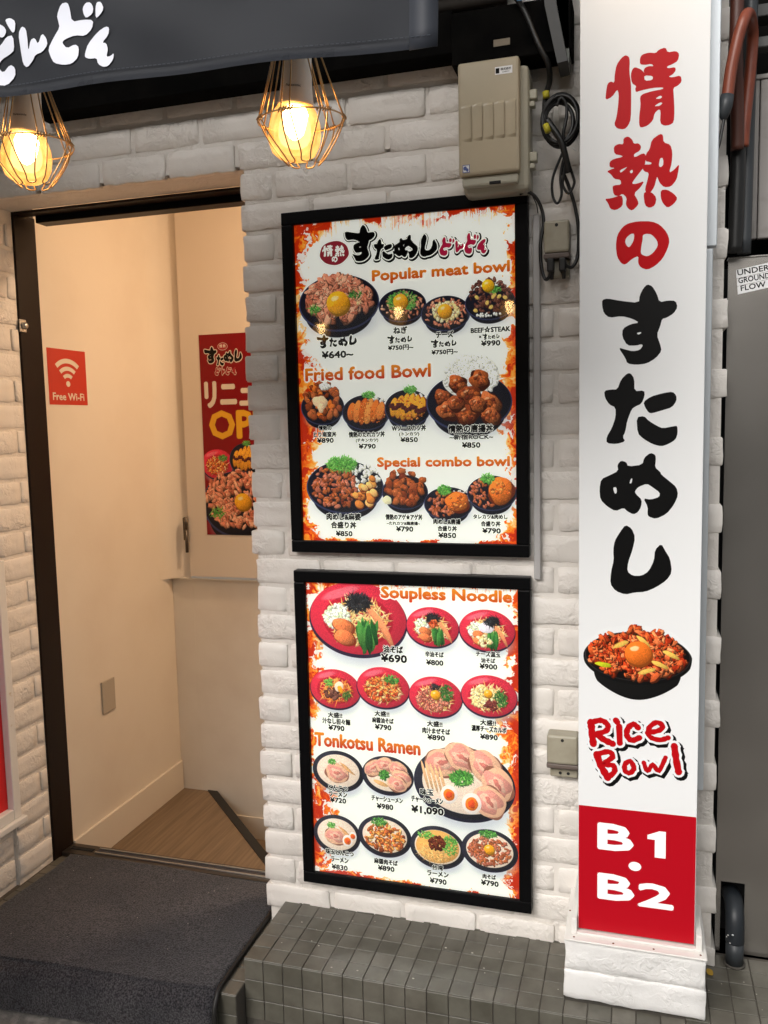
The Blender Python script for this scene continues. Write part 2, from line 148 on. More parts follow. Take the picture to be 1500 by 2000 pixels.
M = {}
M['brick'] = brick_paint('white_brick_paint', (.82, .775, .72), (.76, .715, .655))
M['joint'] = brick_paint('painted_mortar', (.78, .735, .68), (.70, .655, .595))
M['brick2'] = brick_paint('white_block_paint', (.84, .83, .81), (.72, .71, .69))
M['black'] = mat('black_frame_paint', (.002, .002, .0025), .4, spec=.12, bump=(900, .05, .001))
M['blackmatte'] = mat('black_steel_matt', (.003, .003, .003), .9, spec=.04, bump=(60, .2, .002), var=(12, (.007, .0065, .006), .4, .7))
M['brown'] = mat('brown_door_frame', (.012, .006, .004), .45, spec=.2, bump=(400, .05, .001))
M['plaster'] = mat('interior_plaster', (.74, .66, .55), .75, bump=(70, .25, .0012), var=(3, (.68, .59, .48), .45, .8))
M['plaster_lower'] = mat('lower_interior_plaster', (.76, .69, .58), .75, bump=(70, .25, .0012), var=(6, (.70, .62, .51), .4, .75))  # slightly paler mix than the upper plaster, faintly mottled
M['hatch'] = mat('painted_hatch_door', (.70, .61, .50), .5, bump=(120, .1, .001))
M['skirting'] = mat('cream_skirting', (.70, .62, .51), .55, bump=(50, .2, .001))
M['nosing'] = mat('black_rubber_nosing', (.010, .009, .008), .55, bump=(500, .3, .001))
M['steelrail'] = mat('bronze_anodised_sill', (.10, .085, .07), .35, metal=.8)
M['rail'] = mat('worn_aluminium_rail', (.52, .50, .47), .3, metal=.9)
M['dark'] = mat('dark_slot', (.006, .006, .006), .8)
M['mortar'] = mat('tile_grout', (.074, .066, .055), .85, bump=(200, .4, .002), var=(15, (.085, .072, .06), .4, .7))
M['asphalt'] = mat('asphalt', (.17, .16, .145), .9, bump=(140, .8, .006), var=(40, (.32, .30, .27), .45, .7))
M['concrete'] = mat('opposite_wall_render', (.62, .60, .56), .85, var=(2, (.55, .53, .49), .4, .7))
M['whitepaint'] = mat('white_painted_wood', (.80, .78, .74), .4, bump=(60, .3, .002), var=(30, (.55, .42, .26), .66, .74))
M['alu'] = mat('pale_aluminium', (.56, .60, .63), .38, metal=.35, bump=(300, .03, .001))
M['pvc'] = mat('grey_white_pvc', (.47, .46, .455), .4, bump=(300, .03, .001))
M['beige'] = mat('beige_abs_plastic', (.50, .425, .30), .33, bump=(200, .05, .001), var=(6, (.43, .37, .26), .4, .7))
M['beigedark'] = mat('beige_plastic_side', (.46, .44, .35), .45)
M['socket'] = mat('olive_socket_cover', (.37, .34, .26), .4, var=(25, (.30, .27, .20), .4, .7))
M['socketlow'] = mat('brown_grey_socket_base', (.13, .10, .085), .5)
M['cable'] = mat('black_rubber_cable', (.010, .010, .010), .42)
M['cabletie'] = mat('yellow_tape', (.55, .48, .03), .5)
M['whiteplastic'] = mat('white_plastic', (.75, .74, .70), .4)
M['steel'] = mat('brushed_stainless_panel', (.43, .405, .375), .27, metal=.9, bump=(2.2, .12, .01, 3, (1, 1, 2.2)), var=(4, (.33, .31, .285), .35, .75))
M['siding'] = mat('grey_siding_board', (.29, .27, .255), .6, bump=(40, .1, .001), var=(18, (.20, .18, .165), .5, .75))
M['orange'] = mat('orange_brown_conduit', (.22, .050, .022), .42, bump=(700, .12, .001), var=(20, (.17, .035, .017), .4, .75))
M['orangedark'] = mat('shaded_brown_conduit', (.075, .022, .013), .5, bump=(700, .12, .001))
M['greypipe'] = mat('dark_grey_pipe', (.035, .04, .045), .45)
M['blackpipe'] = mat('black_drain_pipe', (.018, .022, .027), .45, bump=(60, .1, .001))
M['greysteel'] = mat('dark_grey_bracket', (.045, .045, .043), .5, bump=(60, .2, .001))
M['greygreen'] = mat('grey_green_channel', (.16, .17, .15), .5)
M['duct'] = mat('dusty_duct', (.045, .037, .030), .6, bump=(80, .3, .002), var=(9, (.025, .021, .018), .35, .7))
M['wire'] = mat('copper_cage_wire', (.62, .38, .17), .32, metal=.85)
M['neck'] = mat('white_bulb_neck', (.85, .81, .72), .35)
M['paperwhite'] = mat('white_print', (.82, .82, .82), .5)
M['ink'] = mat('black_ink', (.004, .004, .004), .6, spec=.15)
M['inkred'] = mat('red_ink', (.55, .012, .012), .45)
M['maroon'] = mat('maroon_ink', (.28, .015, .03), .45)
M['leaf'] = mat('yellow_leaf', (.50, .30, .03), .6)
M['blue'] = mat('blue_label', (.02, .14, .24), .5)
M['bluelogo'] = mat('blue_logo_ink', (.08, .12, .34), .5)
M['yellowink'] = mat('yellow_ink', (.75, .38, .01), .5)
M['redposter'] = mat('red_sticker', (.50, .03, .012), .45)
M['creamink'] = mat('cream_ink', (.70, .62, .50), .5)

def tile_mat():
    m = mat('grey_glazed_tile', (.2, .19, .16), .36, bump=(45, .25, .002))
    nt = m.node_tree; b = nt.nodes['Principled BSDF']
    oi = nt.nodes.new('ShaderNodeObjectInfo')
    r = nt.nodes.new('ShaderNodeValToRGB'); r.color_ramp.interpolation = 'LINEAR'
    e = r.color_ramp.elements
    e[0].color = (.098, .092, .073, 1); e[1].color = (.140, .130, .106, 1)
    x = e.new(.5); x.color = (.117, .111, .089, 1)
    nt.links.new(oi.outputs['Random'], r.inputs['Fac'])
    n = nt.nodes.new('ShaderNodeTexNoise'); n.inputs['Scale'].default_value = 22; n.inputs['Detail'].default_value = 8
    gm = nt.nodes.new('ShaderNodeNewGeometry'); nt.links.new(gm.outputs['Position'], n.inputs['Vector'])
    mx = nt.nodes.new('ShaderNodeMixRGB'); mx.blend_type = 'MULTIPLY'; mx.inputs['Fac'].default_value = .75
    r2 = nt.nodes.new('ShaderNodeValToRGB'); r2.color_ramp.elements[0].position = .3; r2.color_ramp.elements[1].position = .65
    r2.color_ramp.elements[0].color = (.62, .6, .57, 1); r2.color_ramp.elements[1].color = (1.1, 1.1, 1.1, 1)
    nt.links.new(n.outputs['Fac'], r2.inputs['Fac'])
    nt.links.new(r.outputs[0], mx.inputs[1]); nt.links.new(r2.outputs[0], mx.inputs[2])
    nt.links.new(mx.outputs[0], b.inputs['Base Color'])
    return m
M['tile'] = tile_mat()

def wood_mat():
    m = mat('oak_vinyl_tread', (.28, .15, .06), .42)
    nt = m.node_tree; b = nt.nodes['Principled BSDF']
    gm = nt.nodes.new('ShaderNodeNewGeometry')
    mp = nt.nodes.new('ShaderNodeMapping'); mp.inputs['Rotation'].default_value = (0, 0, math.radians(50)); mp.inputs['Scale'].default_value = (90, 4, 4)
    n = nt.nodes.new('ShaderNodeTexNoise'); n.inputs['Scale'].default_value = 1.0; n.inputs['Detail'].default_value = 6
    nt.links.new(gm.outputs['Position'], mp.inputs['Vector']); nt.links.new(mp.outputs[0], n.inputs['Vector'])
    r = nt.nodes.new('ShaderNodeValToRGB'); r.color_ramp.elements[0].position = .35; r.color_ramp.elements[1].position = .7
    r.color_ramp.elements[0].color = (.15, .098, .055, 1); r.color_ramp.elements[1].color = (.235, .162, .095, 1)
    nt.links.new(n.outputs['Fac'], r.inputs['Fac']); nt.links.new(r.outputs[0], b.inputs['Base Color'])
    return m
M['wood'] = wood_mat()

def cloth_mat():
    m = mat('black_banner_vinyl', (.018, .022, .032), .62, spec=.4, bump=(900, .12, .0006))
    b = m.node_tree.nodes['Principled BSDF']
    b.inputs['Sheen Weight'].default_value = .1
    return m
M['cloth'] = cloth_mat()

def carpet_mat():
    m = mat('charcoal_carpet', (.035, .035, .038), .95, spec=.1)
    nt = m.node_tree; b = nt.nodes['Principled BSDF']
    gm = nt.nodes.new('ShaderNodeNewGeometry')
    def nz(s, d):
        n = nt.nodes.new('ShaderNodeTexNoise'); n.inputs['Scale'].default_value = s; n.inputs['Detail'].default_value = d
        nt.links.new(gm.outputs['Position'], n.inputs['Vector']); return n
    a, c = nz(230, 5), nz(7, 5)
    r = nt.nodes.new('ShaderNodeValToRGB'); r.color_ramp.elements[0].position = .40; r.color_ramp.elements[1].position = .62
    r.color_ramp.elements[0].color = (.009, .009, .011, 1); r.color_ramp.elements[1].color = (.068, .066, .073, 1)
    r2 = nt.nodes.new('ShaderNodeValToRGB'); r2.color_ramp.elements[0].position = .35; r2.color_ramp.elements[1].position = .7
    r2.color_ramp.elements[0].color = (.75, .74, .76, 1); r2.color_ramp.elements[1].color = (1.2, 1.14, 1.1, 1)
    mx = nt.nodes.new('ShaderNodeMixRGB'); mx.blend_type = 'MULTIPLY'; mx.inputs['Fac'].default_value = 1
    nt.links.new(a.outputs['Fac'], r.inputs['Fac']); nt.links.new(c.outputs['Fac'], r2.inputs['Fac'])
    nt.links.new(r.outputs[0], mx.inputs[1]); nt.links.new(r2.outputs[0], mx.inputs[2]); nt.links.new(mx.outputs[0], b.inputs['Base Color'])
    bp_ = nt.nodes.new('ShaderNodeBump'); bp_.inputs['Strength'].default_value = 1.; bp_.inputs['Distance'].default_value = .004
    nt.links.new(a.outputs['Fac'], bp_.inputs['Height']); nt.links.new(bp_.outputs[0], b.inputs['Normal'])
    b.inputs['Sheen Weight'].default_value = .15; b.inputs['Sheen Roughness'].default_value = .6
    return m
M['carpet'] = carpet_mat()

def pane_mat():
    m = bpy.data.materials.new('clear_acrylic_pane'); m.use_nodes = True
    nt = m.node_tree; nt.nodes.clear()
    o = nt.nodes.new('ShaderNodeOutputMaterial'); mx = nt.nodes.new('ShaderNodeMixShader')
    fr = nt.nodes.new('ShaderNodeFresnel'); fr.inputs['IOR'].default_value = 1.45
    t = nt.nodes.new('ShaderNodeBsdfTransparent'); t.inputs[0].default_value = (.97, .98, .97, 1)
    g = nt.nodes.new('ShaderNodeBsdfGlossy'); g.inputs['Roughness'].default_value = .03
    nt.links.new(fr.outputs[0], mx.inputs[0]); nt.links.new(t.outputs[0], mx.inputs[1]); nt.links.new(g.outputs[0], mx.inputs[2])
    nt.links.new(mx.outputs[0], o.inputs[0])
    return m
M['pane'] = pane_mat()

# light that passes through the printed faces of the light boxes and the sign
def lit_mat(name, color=None, strength=.4, rough=.35, spec=.25, vcol=False, image=None, tint=(1, 1, 1)):
    m = mat(name, color or (.8, .8, .8), rough, spec=spec)
    nt = m.node_tree; b = nt.nodes['Principled BSDF']
    src = None
    if vcol:
        a = nt.nodes.new('ShaderNodeVertexColor'); a.layer_name = 'Col'; src = a.outputs[0]
    if image:
        t = nt.nodes.new('ShaderNodeTexImage'); t.image = image; t.extension = 'EXTEND'; src = t.outputs[0]
    if src:
        nt.links.new(src, b.inputs['Base Color']); nt.links.new(src, b.inputs['Emission Color'])
    else:
        b.inputs['Emission Color'].default_value = (*color, 1)
    b.inputs['Emission Strength'].default_value = strength
    return m

# ------------------------------------------------------------ mesh helpers
def mesh_obj(name, bm, m, parent=None, smooth=False, normals=True):
    if normals: bmesh.ops.recalc_face_normals(bm, faces=bm.faces)
    me = bpy.data.meshes.new(name); bm.to_mesh(me); bm.free()
    for x in (m if isinstance(m, (list, tuple)) else [m]): me.materials.append(x)
    if smooth:
        for p in me.polygons: p.use_smooth = True
    o = bpy.data.objects.new(name, me); col.objects.link(o)
    if parent: o.parent = parent
    return o

def box(bm, x0, x1, y0, y1, z0, z1, bev=0., mi=0):
    vs = [bm.verts.new((x, y, z)) for x in (x0, x1) for y in (y0, y1) for z in (z0, z1)]
    idx = [(0, 1, 3, 2), (4, 6, 7, 5), (0, 4, 5, 1), (2, 3, 7, 6), (0, 2, 6, 4), (1, 5, 7, 3)]
    fs = [bm.faces.new([vs[i] for i in f]) for f in idx]
    for f in fs: f.material_index = mi
    if bev:
        es = list({e for f in fs for e in f.edges})
        bmesh.ops.bevel(bm, geom=es, offset=bev, segments=2, affect='EDGES', profile=.5)
    return fs

def box_obj(name, dims, m, parent=None, bev=0.002):
    bm = bmesh.new(); box(bm, *dims, bev=bev)
    return mesh_obj(name, bm, m, parent)

def tube(bm, pts, r, seg=8, cyc=False, caps=True):
    pts = [Vector(p) for p in pts]; n = len(pts); rings = []
    prev = None
    for i, p in enumerate(pts):
        a = pts[(i - 1) % n] if (i or cyc) else p
        b = pts[(i + 1) % n] if (i < n - 1 or cyc) else p
        t = (b - a).normalized()
        if prev is None:
            up = Vector((0, 0, 1)) if abs(t.z) < .9 else Vector((1, 0, 0)); u = t.cross(up).normalized()
        else:
            u = (prev - t * prev.dot(t)).normalized()
        prev = u; v = t.cross(u)
        rr = r[i] if isinstance(r, (list, tuple)) else r
        rings.append([bm.verts.new(p + (u * math.cos(2 * math.pi * k / seg) + v * math.sin(2 * math.pi * k / seg)) * rr) for k in range(seg)])
    for i in range(n if cyc else n - 1):
        A, B = rings[i], rings[(i + 1) % n]
        for k in range(seg): bm.faces.new((A[k], A[(k + 1) % seg], B[(k + 1) % seg], B[k]))
    if caps and not cyc:
        bm.faces.new(rings[0][::-1]); bm.faces.new(rings[-1])

def smooth_path(pts, n=8):
    P_ = [Vector(p) for p in pts]; out = []
    for i in range(len(P_) - 1):
        p0, p1, p2, p3 = P_[max(i - 1, 0)], P_[i], P_[i + 1], P_[min(i + 2, len(P_) - 1)]
        for k in range(n):
            t = k / n
            out.append(.5 * ((2 * p1) + (p2 - p0) * t + (2 * p0 - 5 * p1 + 4 * p2 - p3) * t * t + (3 * p1 - p0 - 3 * p2 + p3) * t ** 3))
    out.append(P_[-1]); return out

def lathe(bm, prof, seg=32, c=(0, 0, 0)):
    rings = [[bm.verts.new((c[0] + r * math.cos(2 * math.pi * k / seg), c[1] + r * math.sin(2 * math.pi * k / seg), c[2] + z)) for k in range(seg)] for r, z in prof]
    for A, B in zip(rings, rings[1:]):
        for k in range(seg): bm.faces.new((A[k], A[(k + 1) % seg], B[(k + 1) % seg], B[k]))
    bm.faces.new(rings[0][::-1]); bm.faces.new(rings[-1])

def thing(name, label, cat, loc=(0, 0, 0), group=None):
    o = bpy.data.objects.new(name, None); col.objects.link(o); o.location = loc
    o.empty_display_size = .05
    o['label'] = label; o['category'] = cat
    if group: o['group'] = group
    return o

def tag(o, label, cat, group=None):
    o['label'] = label; o['category'] = cat
    if group: o['group'] = group
    return o

def struct(o, label=None):
    o['kind'] = 'structure'
    if label: o['label'] = label
    return o

def loose(name, mesh, parent, loc, scale=(1, 1, 1), rotz=0., m=None):
    o = bpy.data.objects.new(name, mesh); col.objects.link(o); o.parent = parent
    o.location = loc; o.scale = scale; o.rotation_euler = (0, 0, rotz)
    return o

# ------------------------------------------------------------ flat lettering
FONT_CURVE = bpy.data.curves.new('type', 'FONT'); FONT_CURVE.resolution_u = 2
FONT_OBJ = bpy.data.objects.new('type', FONT_CURVE); col.objects.link(FONT_OBJ)
_tc = {}
def glyph_mesh(body, bold):
    key = (body, round(bold, 4))
    if key in _tc: return _tc[key]
    FONT_CURVE.body = body; FONT_CURVE.offset = bold
    bpy.context.view_layer.update()
    me = FONT_OBJ.to_mesh()
    v = np.empty(len(me.vertices) * 3); me.vertices.foreach_get('co', v); v = v.reshape(-1, 3)[:, :2]
    f = [tuple(p.vertices) for p in me.polygons]
    FONT_OBJ.to_mesh_clear()
    _tc[key] = (v, f); return _tc[key]

class Print:
    """flat sheets in a plane: (u right, v up, layer towards the viewer) -> world point"""
    def __init__(s, place): s.v = []; s.f = []; s.mi = []; s.c = []; s.place = place
    def add(s, uv, faces, layer, mi=0, colors=None):
        b = len(s.v)
        for i, p in enumerate(uv):
            s.v.append(s.place(float(p[0]), float(p[1]), layer * .55)); s.c.append(colors[i] if colors is not None else (0, 0, 0))
        for f in faces: s.f.append([b + k for k in f]); s.mi.append(mi)
    def text(s, body, cx, cy, w, h, layer, mi=0, bold=0., grad=None, halo=None, dirs=4):
        """fitted into the box w x h centred on (cx, cy); bold = stroke growth as a share of the height"""
        v, f = glyph_mesh(body, 0)
        lo, hi = v.min(0), v.max(0); sz = hi - lo
        g = bold * abs(h)
        k = np.array([(w - 2 * g) / sz[0], (abs(h) - 2 * g) * (1 if h > 0 else -1) / sz[1]])
        base = (v - (lo + hi) / 2) * k + (cx, cy)
        n = 0
        if halo:
            r = g + halo[0] * abs(h)
            for a in range(6):
                s.add(base + (r * math.cos(a * 1.0472 + .5), r * math.sin(a * 1.0472 + .5)), f, layer - halo[2] + a * .00001, halo[1])
        if bold:
            cc = None
            if grad is not None:
                pass
            for a in range(dirs):
                an = a * 2 * math.pi / dirs + .785
                if grad is not None:
                    t = np.clip((base[:, 1] + g * math.sin(an) - cy) / h + .5, 0, 1); cc = [tuple(grad[0] * (1 - b_) + grad[1] * b_) for b_ in t]
                s.add(base + (g * math.cos(an), g * math.sin(an)), f, layer + a * .00001, mi, cc)
        q = base; layer = layer + .00001 * dirs
        colors = None
        if grad is not None:
            t = np.clip((q[:, 1] - cy) / h + .5, 0, 1); colors = [tuple(grad[0] * (1 - a) + grad[1] * a) for a in t]
        s.add(q, f, layer, mi, colors)
    def glyph(s, parts, dst, layer, mi=0, step=.00008, src=None, grow=0.):
        """traced brush glyph; parts = [(outer, holes)], dst = None or (cx, cy, w, h)"""
        if src is None: src = [p for o, hs in parts for p in o]
        a = np.array(src); lo, hi = a.min(0), a.max(0); c = (lo + hi) / 2
        for n, (o, hs) in enumerate(parts):
            loops = [round_poly(o)] + ([] if grow else [round_poly(h) for h in hs])
            if grow: loops = [inflate(loops[0], grow * (1 if dst is None else (hi[0] - lo[0]) / dst[2]))]
            flat = [p for l in loops for p in l]
            tris = tessellate_polygon([[Vector((p[0], p[1], 0)) for p in l] for l in loops])
            q = np.array(flat)
            if dst is not None: q = (q - c) * (np.array([dst[2], dst[3]]) / (hi - lo)) + (dst[0], dst[1])
            s.add(q, tris, layer + n * step, mi)
    def poly(s, pts, layer, mi=0):
        tris = tessellate_polygon([[Vector((p[0], p[1], 0)) for p in pts]])
        s.add(pts, tris, layer, mi)
    def rect(s, u0, u1, v0, v1, layer, mi=0): s.add([(u0, v0), (u1, v0), (u1, v1), (u0, v1)], [(0, 1, 2, 3)], layer, mi)
    def ell(s, cx, cy, rx, ry, layer, mi=0, n=40, wob=0.):
        s.add([(cx + rx * math.cos(a) * (1 + wob * math.sin(7 * a)), cy + ry * math.sin(a) * (1 + wob * math.sin(5 * a + 1))) for a in [2 * math.pi * k / n for k in range(n)]], [tuple(range(n))], layer, mi)
    def stroke(s, pts, w, layer, mi=0, off=(0, 0), step=.00003):
        P_ = [Vector((p[0] + off[0], p[1] + off[1], 0)) for p in (smooth_path([(a, b, 0) for a, b in pts], 4) if len(pts) > 2 else [(a, b, 0) for a, b in pts])]
        L, R = [], []
        for i, p in enumerate(P_):
            t = (P_[min(i + 1, len(P_) - 1)] - P_[max(i - 1, 0)]).normalized(); nrm = Vector((-t.y, t.x, 0)) * w / 2
            e = 1 + .12 * math.sin(i * 2.3 + p.x * 90)
            L.append(p + nrm * e); R.append(p - nrm * e)
        n = len(P_)
        for i in range(n - 1):
            s.add([(a.x, a.y) for a in (L[i], L[i + 1], R[i + 1], R[i])], [(0, 1, 2, 3)], layer + i * step, mi)
        for k, p in ((0, P_[0]), (1, P_[-1])):
            s.ell(p.x, p.y, w / 2, w / 2, layer + (n + k) * step, mi, 12)
    def build(s, name, mats, parent=None, vcol=False):
        me = bpy.data.meshes.new(name); me.from_pydata([tuple(p) for p in s.v], [], s.f)
        for m in mats: me.materials.append(m)
        me.polygons.foreach_set('material_index', s.mi)
        if vcol:
            ca = me.color_attributes.new('Col', 'FLOAT_COLOR', 'POINT')
            ca.data.foreach_set('color', np.array([(*c, 1) for c in s.c], dtype=np.float32).ravel())
        me.update()
        o = bpy.data.objects.new(name, me); col.objects.link(o)
        if parent: o.parent = parent
        return o

def round_poly(pts, it=1):
    pts = [Vector((a, b)) for a, b in pts]
    for _ in range(it):
        out = []
        for i, p in enumerate(pts):
            q = pts[(i + 1) % len(pts)]
            out += [p * .78 + q * .22, p * .22 + q * .78]
        pts = out
    return [(p.x, p.y) for p in pts]

def inflate(pts, d):
    n = len(pts); A = sum(pts[i][0] * pts[(i + 1) % n][1] - pts[(i + 1) % n][0] * pts[i][1] for i in range(n))
    sgn = 1 if A > 0 else -1; out = []
    for i in range(n):
        a, b, c = Vector(pts[i - 1]), Vector(pts[i]), Vector(pts[(i + 1) % n])
        t = (c - a)
        if t.length < 1e-9: out.append((b.x, b.y)); continue
        t.normalize(); out.append((b.x + t.y * d * sgn, b.y - t.x * d * sgn))
    return out
# ------------------------------------------------------------ printed pictures (painted by code)
nrs = np.random.RandomState(11)
def fbm(h, w, base, octv=5, sx=1., sy=1.):
    out = np.zeros((h, w)); amp = 1.; tot = 0
    for o in range(octv):
        gy, gx = max(2, int(base * sy * 2 ** o) + 2), max(2, int(base * sx * w / h * 2 ** o) + 2)
        g = nrs.rand(gy, gx)
        y = np.linspace(0, gy - 1.001, h); x = np.linspace(0, gx - 1.001, w)
        yi = y.astype(int); xi = x.astype(int); fy = (y - yi)[:, None]; fx = (x - xi)[None]
        fy = fy * fy * (3 - 2 * fy); fx = fx * fx * (3 - 2 * fx)
        a = g[yi][:, xi]; b = g[yi][:, xi + 1]; c = g[yi + 1][:, xi]; d = g[yi + 1][:, xi + 1]
        out += amp * ((a * (1 - fx) + b * fx) * (1 - fy) + (c * (1 - fx) + d * fx) * fy); tot += amp; amp *= .55
    return out / tot

class Canvas:
    def __init__(s, w, h, k, bgc):
        s.k = k; s.W, s.H = int(w * k), int(h * k)
        s.a = np.empty((s.H, s.W, 3)); s.a[:] = bgc
        s.n = fbm(256, 256, 24, 4)
    def blob(s, cx, cy, rx, ry, ang, c, rough=.16, shade=.28, soft=1., alpha=1.):
        k = s.k; cx, cy, rx, ry = cx * k, cy * k, rx * k, ry * k
        R = max(rx, ry) * 1.4 + 2
        x0, x1, y0, y1 = int(max(0, cx - R)), int(min(s.W, cx + R + 1)), int(max(0, cy - R)), int(min(s.H, cy + R + 1))
        if x1 <= x0 or y1 <= y0: return
        Y, X = np.mgrid[y0:y1, x0:x1]; dx, dy = X - cx, Y - cy
        ca, sa = math.cos(ang), math.sin(ang)
        u, v = (dx * ca + dy * sa) / rx, (-dx * sa + dy * ca) / ry
        r = np.sqrt(u * u + v * v); th = np.arctan2(v, u); p = nrs.rand(3) * 6.28
        b = 1 + rough * (.5 * np.sin(2 * th + p[0]) + .3 * np.sin(3 * th + p[1]) + .3 * np.sin(5 * th + p[2]))
        al = np.clip((b - r) * min(rx, ry) / soft + .5, 0, 1) * alpha
        o = nrs.randint(0, 200, 2)
        nn = s.n[(Y // 1 * 3 + o[0]) % 256, (X * 3 + o[1]) % 256] - .5
        g = 1 + shade * (-(dx + 1.4 * dy) / (1.7 * max(rx, ry)) * .8 + 1.1 * nn - .35 * np.clip(r, 0, 1) ** 4)
        cc = np.clip(np.array(c)[None, None] * g[..., None], 0, 1)
        s.a[y0:y1, x0:x1] = s.a[y0:y1, x0:x1] * (1 - al[..., None]) + cc * al[..., None]
    def image(s, name):
        im = bpy.data.images.new(name, s.W, s.H, alpha=False)
        px = np.ones((s.H, s.W, 4), dtype=np.float32); px[..., :3] = np.clip(s.a[::-1], 0, 1) ** .88
        im.pixels.foreach_set(px.ravel()); im.update(); im.pack(); return im

MEAT = [(.86, .55, .42), (.78, .44, .33), (.92, .66, .52), (.70, .36, .26), (.84, .50, .38)]
BROWN = [(.62, .28, .14), (.50, .20, .09), (.72, .36, .18), (.42, .15, .08), (.66, .30, .12)]
DKMEAT = [(.42, .24, .20), (.34, .18, .15), (.50, .30, .25), (.28, .14, .12)]
RED = [(.80, .30, .14), (.70, .22, .10), (.88, .42, .20), (.62, .16, .08), (.85, .38, .22)]
KATSU = [(.88, .42, .14), (.92, .50, .20), (.80, .34, .10), (.94, .58, .26)]
GREEN = [(.30, .62, .22), (.22, .52, .18), (.48, .74, .34), (.38, .68, .26)]
DKGREEN = [(.14, .36, .14), (.20, .44, .18), (.10, .28, .12), (.28, .52, .22)]
RICEPAL = [(.95, .94, .90), (.90, .89, .84), (.97, .96, .93)]
CHEESE = [(.94, .84, .58), (.96, .90, .70), (.90, .78, .50)]
NOODLE = [(.93, .78, .48), (.88, .68, .36), (.95, .84, .60)]
TOFU = [(.92, .62, .28), (.95, .74, .42), (.86, .50, .20)]
PORK = [(.90, .66, .55), (.86, .58, .48), (.93, .74, .62)]
NORI = [(.12, .12, .13), (.20, .20, .22), (.08, .08, .09)]
def pile(c, cx, cy, rx, ry, n, size, pal, asp=.5, dark=.66, shade=.34):
    pts = []; n = int(n * 1.5) if n > 30 else n; size = size * (.8 if n > 45 else 1)
    for _ in range(n):
        a, r = nrs.rand() * 6.283, math.sqrt(nrs.rand())
        pts.append((cy + ry * r * math.sin(a), cx + rx * r * math.cos(a)))
    for y, x in sorted(pts):
        col_ = np.array(pal[nrs.randint(len(pal))]); sz = size * (.7 + .6 * nrs.rand()); an = nrs.rand() * 3.14
        if dark: c.blob(x + sz * .08, y + sz * .14, sz * 1.08, sz * asp * 1.2, an, col_ * dark * .8, .2, .1)
        c.blob(x, y, sz, sz * asp, an, col_, .25, shade)
        if nrs.rand() < .35: c.blob(x - sz * .2, y - sz * .15, sz * .25, sz * .12, an, np.minimum(col_ * 1.5 + .1, 1), .2, .1, alpha=.7)
def strands(c, cx, cy, rx, ry, n, ln, pal, th=.16):
    for _ in range(n):
        a, r = nrs.rand() * 6.283, math.sqrt(nrs.rand())
        c.blob(cx + rx * r * math.cos(a), cy + ry * r * math.sin(a), ln * (.6 + .7 * nrs.rand()), ln * th, nrs.rand() * 3.14, pal[nrs.randint(len(pal))], .3, .4, alpha=.92)
def yolk(c, cx, cy, r, col_=(.97, .64, .12)):
    c.blob(cx + r * .1, cy + r * .18, r * 1.04, r * .98, 0, np.array(col_) * .62, .02, .2)
    c.blob(cx, cy, r, r * .94, 0, col_, .02, .35)
    c.blob(cx - r * .25, cy - r * .35, r * .34, r * .2, -.3, (1., .90, .66), .1, .1, soft=3, alpha=.8)
def egg_half(c, cx, cy, r):
    c.blob(cx, cy, r, r * 1.15, .2, (.95, .90, .87), .03, .12); c.blob(cx, cy + r * .05, r * .66, r * .72, 0, (.93, .45, .13), .05, .3)
    c.blob(cx, cy + r * .05, r * .4, r * .42, 0, (.90, .28, .12), .2, .3, soft=3)
def slice_(c, cx, cy, r, an):
    c.blob(cx + 1, cy + 1.5, r * 1.03, r * .80, an, (.55, .33, .26), .1, .1)
    c.blob(cx, cy, r, r * .78, an, (.91, .70, .56), .1, .15); c.blob(cx, cy, r * .8, r * .56, an, (.87, .56, .50), .3, .25, soft=2)
    c.blob(cx, cy, r * .5, r * .3, an, (.93, .72, .62), .4, .2, soft=2); c.blob(cx, cy, r * .3, r * .14, an, (.80, .45, .40), .4, .2, soft=2)

